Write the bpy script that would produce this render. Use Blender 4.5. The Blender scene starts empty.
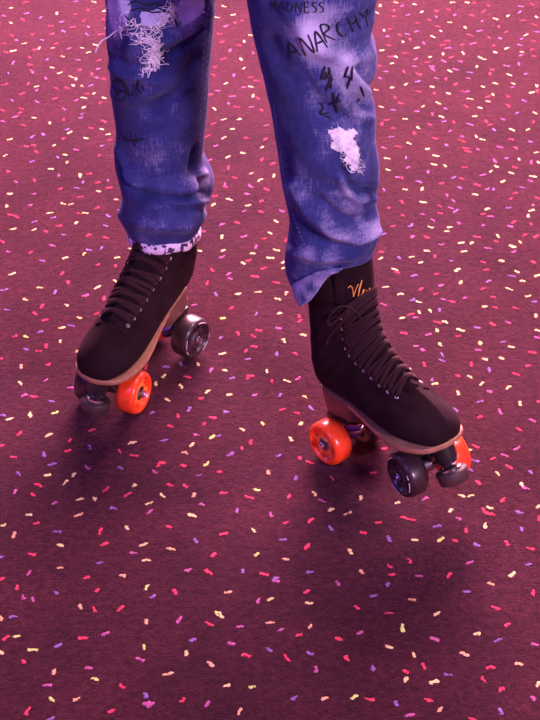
import bpy, bmesh, math, random
from mathutils import Vector, Matrix
from mathutils.bvhtree import BVHTree
from mathutils import noise as mnoise
C = bpy.context.scene.collection
PI = math.pi
rnd = random.Random(7)

# ------------------------------------------------------------------ camera
CAM_H, PITCH, FPX = 1.66, math.radians(38), 1707.0
cam_d = bpy.data.cameras.new('camera'); cam = bpy.data.objects.new('camera', cam_d); C.objects.link(cam)
cam.location = (0, 0, CAM_H); cam.rotation_euler = (PI/2-PITCH, 0, 0)
cam_d.sensor_fit = 'VERTICAL'; cam_d.sensor_height = 36; cam_d.lens = FPX/720*36
cam_d.clip_start = .02
bpy.context.scene.camera = cam
CAM = Vector((0, 0, CAM_H))
FW = Vector((0, math.cos(PITCH), -math.sin(PITCH))); UP = Vector((0, math.sin(PITCH), math.cos(PITCH)))
def ray(px, py): return (FW*FPX + Vector((px-270, 0, 0)) + UP*(360-py)).normalized()
def proj(p):
    d = Vector(p)-CAM; z = d.dot(FW)
    return 270+FPX*d.x/z, 360-FPX*d.dot(UP)/z, z
def ground(px, py, z=0.0):
    d = ray(px, py); return CAM + d*((z-CAM_H)/d.z)

# ------------------------------------------------------------------ materials
def mat(name, col, rough=.6, metal=0, sheen=0, sheen_tint=None, spec=.5, bump=None, var=None, sss=0, coat=0):
    m = bpy.data.materials.new(name); m.use_nodes = True
    nt = m.node_tree; b = nt.nodes['Principled BSDF']
    b.inputs['Base Color'].default_value = (*col, 1); b.inputs['Roughness'].default_value = rough
    b.inputs['Metallic'].default_value = metal; b.inputs['Specular IOR Level'].default_value = spec
    b.inputs['Sheen Weight'].default_value = sheen; b.inputs['Sheen Roughness'].default_value = .45
    b.inputs['Coat Weight'].default_value = coat
    if sheen_tint: b.inputs['Sheen Tint'].default_value = (*sheen_tint, 1)
    if sss:
        b.inputs['Subsurface Weight'].default_value = sss; b.inputs['Subsurface Radius'].default_value = (1, .25, .1)
        b.inputs['Subsurface Scale'].default_value = .01
    tc = nt.nodes.new('ShaderNodeTexCoord')
    if var:   # (scale, second colour)
        n = nt.nodes.new('ShaderNodeTexNoise'); n.inputs['Scale'].default_value = var[0]; n.inputs['Detail'].default_value = 5
        nt.links.new(tc.outputs['Object'], n.inputs['Vector'])
        r = nt.nodes.new('ShaderNodeValToRGB'); r.color_ramp.elements[0].position = .35; r.color_ramp.elements[1].position = .65
        r.color_ramp.elements[0].color = (*col, 1); r.color_ramp.elements[1].color = (*var[1], 1)
        nt.links.new(n.outputs['Fac'], r.inputs['Fac']); nt.links.new(r.outputs['Color'], b.inputs['Base Color'])
    if bump:  # (scale, strength, distance)
        n = nt.nodes.new('ShaderNodeTexNoise'); n.inputs['Scale'].default_value = bump[0]; n.inputs['Detail'].default_value = 6
        nt.links.new(tc.outputs['Object'], n.inputs['Vector'])
        bp = nt.nodes.new('ShaderNodeBump'); bp.inputs['Strength'].default_value = bump[1]; bp.inputs['Distance'].default_value = bump[2]
        nt.links.new(n.outputs['Fac'], bp.inputs['Height']); nt.links.new(bp.outputs['Normal'], b.inputs['Normal'])
    return m

M = {}
M['suede'] = mat('black_suede', (.012, .0045, .006), .9, sheen=.03, sheen_tint=(1, .3, .45), spec=.08, bump=(900, .35, .0006), var=(30, (.020, .009, .014)))
M['tongue'] = mat('black_padded_tongue', (.012, .005, .008), .9, sheen=.04, sheen_tint=(1, .3, .45), spec=.08, bump=(700, .3, .0006))
M['lace'] = mat('black_cotton_lace', (.026, .010, .014), .8, spec=.1, sheen=.10, sheen_tint=(1, .4, .5), bump=(1600, .6, .0006))
M['sole'] = mat('tan_leather_sole', (.45, .22, .13), .5, var=(60, (.34, .16, .09)))
M['heel'] = mat('brown_stacked_heel', (.16, .065, .05), .5, var=(40, (.12, .05, .04)))
M['orange'] = mat('orange_urethane', (1.0, .075, .018), .32, sss=.25, coat=.3)
M['orange_hub'] = mat('orange_hub_plastic', (1.0, .26, .05), .4)
M['dark_tyre'] = mat('smoky_dark_urethane', (.034, .015, .020), .38, coat=.25)
M['dark_hub'] = mat('dark_hub_plastic', (.035, .016, .03), .35)
M['print'] = mat('pale_wheel_print', (.75, .6, .75), .5)
M['chrome'] = mat('polished_steel', (.75, .7, .78), .18, metal=1)
M['steel'] = mat('grey_steel', (.38, .34, .4), .35, metal=1)
M['black_metal'] = mat('black_painted_metal', (.012, .01, .014), .4)
M['rubber'] = mat('dark_rubber_stop', (.075, .034, .036), .6, var=(50, (.05, .024, .028)))
M['cushion'] = mat('purple_cushion', (.12, .05, .28), .4)
M['gold'] = mat('gold_embroidery', (.85, .36, .05), .5)
M['thread'] = mat('white_frayed_cotton', (.88, .82, .88), .9)
M['patch'] = mat('bleached_denim', (.55, .54, .80), .9, bump=(900, .5, .001), var=(45, (.38, .38, .66)))
M['rip'] = mat('white_cotton_weft', (.90, .84, .90), .9, bump=(500, .9, .002), var=(110, (.50, .46, .62)))
M['ink'] = mat('black_ink', (.008, .006, .02), .8)
M['stitch'] = mat('pale_stitch', (.26, .27, .5), .8)
M['skin'] = mat('skin', (.55, .33, .26), .5, sss=.1)
M['sock'] = mat('black_sock', (.01, .008, .012), .9)

def denim():
    m = bpy.data.materials.new('washed_blue_denim'); m.use_nodes = True; nt = m.node_tree; b = nt.nodes['Principled BSDF']
    N = nt.nodes.new; L = nt.links.new
    at = N('ShaderNodeAttribute'); at.attribute_name = 'wash_shade'
    tc = N('ShaderNodeTexCoord')
    mp = N('ShaderNodeMapping'); mp.inputs['Scale'].default_value = (500, 500, 60); L(tc.outputs['Object'], mp.inputs['Vector'])
    n1 = N('ShaderNodeTexNoise'); n1.inputs['Scale'].default_value = 1; n1.inputs['Detail'].default_value = 3; L(mp.outputs[0], n1.inputs['Vector'])
    n2 = N('ShaderNodeTexNoise'); n2.inputs['Scale'].default_value = 26; n2.inputs['Detail'].default_value = 6; L(tc.outputs['Object'], n2.inputs['Vector'])
    mp3 = N('ShaderNodeMapping'); mp3.inputs['Scale'].default_value = (40, 40, 420); L(tc.outputs['Object'], mp3.inputs['Vector'])
    n3 = N('ShaderNodeTexNoise'); n3.inputs['Scale'].default_value = 1; n3.inputs['Detail'].default_value = 3; L(mp3.outputs[0], n3.inputs['Vector'])
    def math_(op, a, b_):
        q = N('ShaderNodeMath'); q.operation = op
        for i, v in enumerate((a, b_)):
            if isinstance(v, (int, float)): q.inputs[i].default_value = v
            else: L(v, q.inputs[i])
        return q.outputs[0]
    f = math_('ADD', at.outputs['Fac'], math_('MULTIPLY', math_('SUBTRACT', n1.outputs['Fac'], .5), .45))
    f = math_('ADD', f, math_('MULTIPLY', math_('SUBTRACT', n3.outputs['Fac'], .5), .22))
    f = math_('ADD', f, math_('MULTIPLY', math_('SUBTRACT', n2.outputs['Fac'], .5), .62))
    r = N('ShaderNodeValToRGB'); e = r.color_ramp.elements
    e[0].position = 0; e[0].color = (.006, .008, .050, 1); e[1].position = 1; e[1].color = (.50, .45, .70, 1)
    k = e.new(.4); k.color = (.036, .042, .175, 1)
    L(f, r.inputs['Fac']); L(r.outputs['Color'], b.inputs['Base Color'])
    b.inputs['Roughness'].default_value = .9; b.inputs['Specular IOR Level'].default_value = .15
    b.inputs['Sheen Weight'].default_value = .15; b.inputs['Sheen Tint'].default_value = (.6, .6, 1, 1)
    bp = N('ShaderNodeBump'); bp.inputs['Strength'].default_value = .5; bp.inputs['Distance'].default_value = .0008
    L(n1.outputs['Fac'], bp.inputs['Height'])
    bp2 = N('ShaderNodeBump'); bp2.inputs['Strength'].default_value = .5; bp2.inputs['Distance'].default_value = .004
    L(n2.outputs['Fac'], bp2.inputs['Height']); L(bp.outputs[0], bp2.inputs['Normal']); L(bp2.outputs[0], b.inputs['Normal'])
    return m
M['denim'] = denim()

def printed():
    m = bpy.data.materials.new('printed_cuff_lining'); m.use_nodes = True; nt = m.node_tree; b = nt.nodes['Principled BSDF']
    N = nt.nodes.new; L = nt.links.new
    tc = N('ShaderNodeTexCoord'); n = N('ShaderNodeTexNoise'); n.inputs['Scale'].default_value = 105; n.inputs['Detail'].default_value = 1
    L(tc.outputs['Object'], n.inputs['Vector'])
    r = N('ShaderNodeValToRGB'); r.color_ramp.interpolation = 'LINEAR'; e = r.color_ramp.elements
    e[0].position = .41; e[0].color = (.05, .03, .10, 1); e[1].position = .45; e[1].color = (.75, .62, .82, 1)
    L(n.outputs['Fac'], r.inputs['Fac']); L(r.outputs['Color'], b.inputs['Base Color']); b.inputs['Roughness'].default_value = .9
    return m
M['printed'] = printed()

def carpet():
    m = bpy.data.materials.new('plum_carpet_pile'); m.use_nodes = True; nt = m.node_tree; b = nt.nodes['Principled BSDF']
    N = nt.nodes.new; L = nt.links.new
    tc = N('ShaderNodeTexCoord')
    def noise(sc, det=4, rough=.6, mapping=None):
        n = N('ShaderNodeTexNoise'); n.inputs['Scale'].default_value = sc; n.inputs['Detail'].default_value = det; n.inputs['Roughness'].default_value = rough
        L(tc.outputs['Object'], n.inputs['Vector']); return n
    fine = noise(420, 4, .8); mid = noise(95, 8, .75); big = noise(7, 6, .65)
    r = N('ShaderNodeValToRGB'); e = r.color_ramp.elements
    e[0].position = .39; e[0].color = (.006, .0012, .004, 1); e[1].position = .63; e[1].color = (.088, .016, .030, 1)
    mx = N('ShaderNodeMix'); mx.data_type = 'FLOAT'; mx.inputs[0].default_value = .62
    L(fine.outputs['Fac'], mx.inputs[2]); L(mid.outputs['Fac'], mx.inputs[3]); L(mx.outputs[0], r.inputs['Fac'])
    r2 = N('ShaderNodeValToRGB'); e2 = r2.color_ramp.elements
    e2[0].position = .3; e2[0].color = (.45, .45, .55, 1); e2[1].position = .62; e2[1].color = (1, 1, 1, 1)
    L(big.outputs['Fac'], r2.inputs['Fac'])
    mul = N('ShaderNodeMix'); mul.data_type = 'RGBA'; mul.blend_type = 'MULTIPLY'; mul.inputs[0].default_value = 1
    L(r.outputs['Color'], mul.inputs[6]); L(r2.outputs['Color'], mul.inputs[7]); L(mul.outputs[2], b.inputs['Base Color'])
    b.inputs['Roughness'].default_value = .95; b.inputs['Specular IOR Level'].default_value = .1
    b.inputs['Sheen Weight'].default_value = .62; b.inputs['Sheen Roughness'].default_value = .3; b.inputs['Sheen Tint'].default_value = (1, .34, .50, 1)
    bp = N('ShaderNodeBump'); bp.inputs['Strength'].default_value = 1; bp.inputs['Distance'].default_value = .004
    L(mx.outputs[0], bp.inputs['Height']); L(bp.outputs[0], b.inputs['Normal'])
    return m
M['carpet'] = carpet()
FLECK_COL = {'r': (.88, .075, .15), 'y': (.98, .80, .36), 'g': (.78, .92, .26), 'p': (.32, .17, .50), 'm': (.56, .14, .38), 'o': (.98, .55, .30)}
for k, c in FLECK_COL.items():
    M['f'+k] = mat('fleck_yarn_'+{'r': 'pink_red', 'y': 'cream', 'g': 'lime', 'p': 'purple', 'm': 'magenta', 'o': 'peach'}[k], c, .95, spec=.05, bump=(1500, .8, .001), var=(420, tuple(v*.62 for v in c)))

# ------------------------------------------------------------------ mesh helpers
class MB:
    def __init__(s): s.v = []; s.f = []; s.m = []
    def add(s, vs, fs, mi=0):
        o = len(s.v); s.v += [tuple(p) for p in vs]; s.f += [tuple(i+o for i in f) for f in fs]; s.m += [mi]*len(fs); return s
    def build(s, name, mats, parent=None, smooth=True, angle=None):
        me = bpy.data.meshes.new(name); me.from_pydata(s.v, [], s.f); me.validate()
        if not isinstance(mats, (list, tuple)): mats = [mats]
        for m in mats: me.materials.append(m)
        if len(mats) > 1: me.polygons.foreach_set('material_index', s.m)
        me.polygons.foreach_set('use_smooth', [smooth]*len(me.polygons))
        bm = bmesh.new(); bm.from_mesh(me); bmesh.ops.recalc_face_normals(bm, faces=bm.faces)
        if smooth and angle:
            for e in bm.edges:
                if len(e.link_faces) == 2 and e.calc_face_angle(0) > angle: e.smooth = False
        bm.to_mesh(me); bm.free()
        o = bpy.data.objects.new(name, me); C.objects.link(o)
        if parent: o.parent = parent
        return o
def frame(t, ref=Vector((0, 0, 1))):
    t = t.normalized()
    if abs(t.dot(ref)) > .95: ref = Vector((1, 0, 0))
    a = t.cross(ref).normalized(); return a, t.cross(a).normalized()
def tube(mb, pts, r, n=8, cap=True, flat=1.0, nrm=None, mi=0):
    pts = [Vector(p) for p in pts]; vs = []; K = len(pts)
    for i, p in enumerate(pts):
        t = pts[min(i+1, K-1)]-pts[max(i-1, 0)]
        if t.length < 1e-9: t = Vector((0, 0, 1))
        if nrm is not None: b = Vector(nrm[i] if isinstance(nrm, list) else nrm); t.normalize(); a = t.cross(b).normalized(); b = a.cross(t).normalized()
        else: a, b = frame(t)
        rr = r[i] if isinstance(r, (list, tuple)) else r
        for k in range(n):
            q = 2*PI*k/n; vs.append(p+a*(math.cos(q)*rr)+b*(math.sin(q)*rr*flat))
    fs = [(i*n+k, i*n+(k+1) % n, (i+1)*n+(k+1) % n, (i+1)*n+k) for i in range(K-1) for k in range(n)]
    if cap: fs += [tuple(range(n))[::-1], tuple((K-1)*n+k for k in range(n))]
    return mb.add(vs, fs, mi)
def lathe(mb, prof, M4, n=40, mi=0, close=True):
    """prof: (radius, axial) list, spun round local z, then placed by M4"""
    vs = []; K = len(prof)
    for r, z in prof:
        for k in range(n):
            q = 2*PI*k/n; vs.append(M4 @ Vector((r*math.cos(q), r*math.sin(q), z)))
    fs = [(i*n+k, i*n+(k+1) % n, (i+1)*n+(k+1) % n, (i+1)*n+k) for i in range(K-1) for k in range(n)]
    if close: fs += [tuple(range(n))[::-1], tuple((K-1)*n+k for k in range(n))]
    return mb.add(vs, fs, mi)
def loft(mb, rings, cap0=True, cap1=True, mi=0):
    n = len(rings[0]); vs = [p for r in rings for p in r]; K = len(rings)
    fs = [(i*n+k, i*n+(k+1) % n, (i+1)*n+(k+1) % n, (i+1)*n+k) for i in range(K-1) for k in range(n)]
    if cap0: fs.append(tuple(range(n))[::-1])
    if cap1: fs.append(tuple((K-1)*n+k for k in range(n)))
    return mb.add(vs, fs, mi)
def box(mb, c, s, M4=Matrix.Identity(4), bev=0.0, mi=0):
    bm = bmesh.new(); bmesh.ops.create_cube(bm, size=1)
    for v in bm.verts: v.co = Vector((v.co.x*s[0], v.co.y*s[1], v.co.z*s[2]))
    if bev: bmesh.ops.bevel(bm, geom=bm.edges[:], offset=bev, segments=2, affect='EDGES', profile=.5)
    bm.verts.index_update()
    mb.add([M4 @ (v.co+Vector(c)) for v in bm.verts], [tuple(v.index for v in f.verts) for f in bm.faces], mi); bm.free(); return mb
def cr(keys, u):
    """Catmull-Rom through list of tuples, u in 0..len-1"""
    n = len(keys)-1; i = min(int(u), n-1); t = u-i
    p0 = keys[max(i-1, 0)]; p1 = keys[i]; p2 = keys[i+1]; p3 = keys[min(i+2, n)]
    return tuple(.5*((2*b)+(-a+c)*t+(2*a-5*b+4*c-d)*t*t+(-a+3*b-3*c+d)*t**3) for a, b, c, d in zip(p0, p1, p2, p3))
def smooth_path(pts, sub=6):
    pts = [tuple(p) for p in pts]; N = (len(pts)-1)*sub
    return [Vector(cr(pts, k/sub)) for k in range(N+1)]
def interp(tab, x):
    if x <= tab[0][0]: return tab[0][1]
    for (a, b), (c, d) in zip(tab, tab[1:]):
        if x <= c: t = (x-a)/(c-a); t = t*t*(3-2*t) if False else t; return b+(d-b)*t
    return tab[-1][1]
def empty(name, label=None, cat=None, group=None):
    o = bpy.data.objects.new(name, None); C.objects.link(o); o.empty_display_size = .05
    if label: o['label'] = label; o['category'] = cat
    if group: o['group'] = group
    return o

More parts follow.
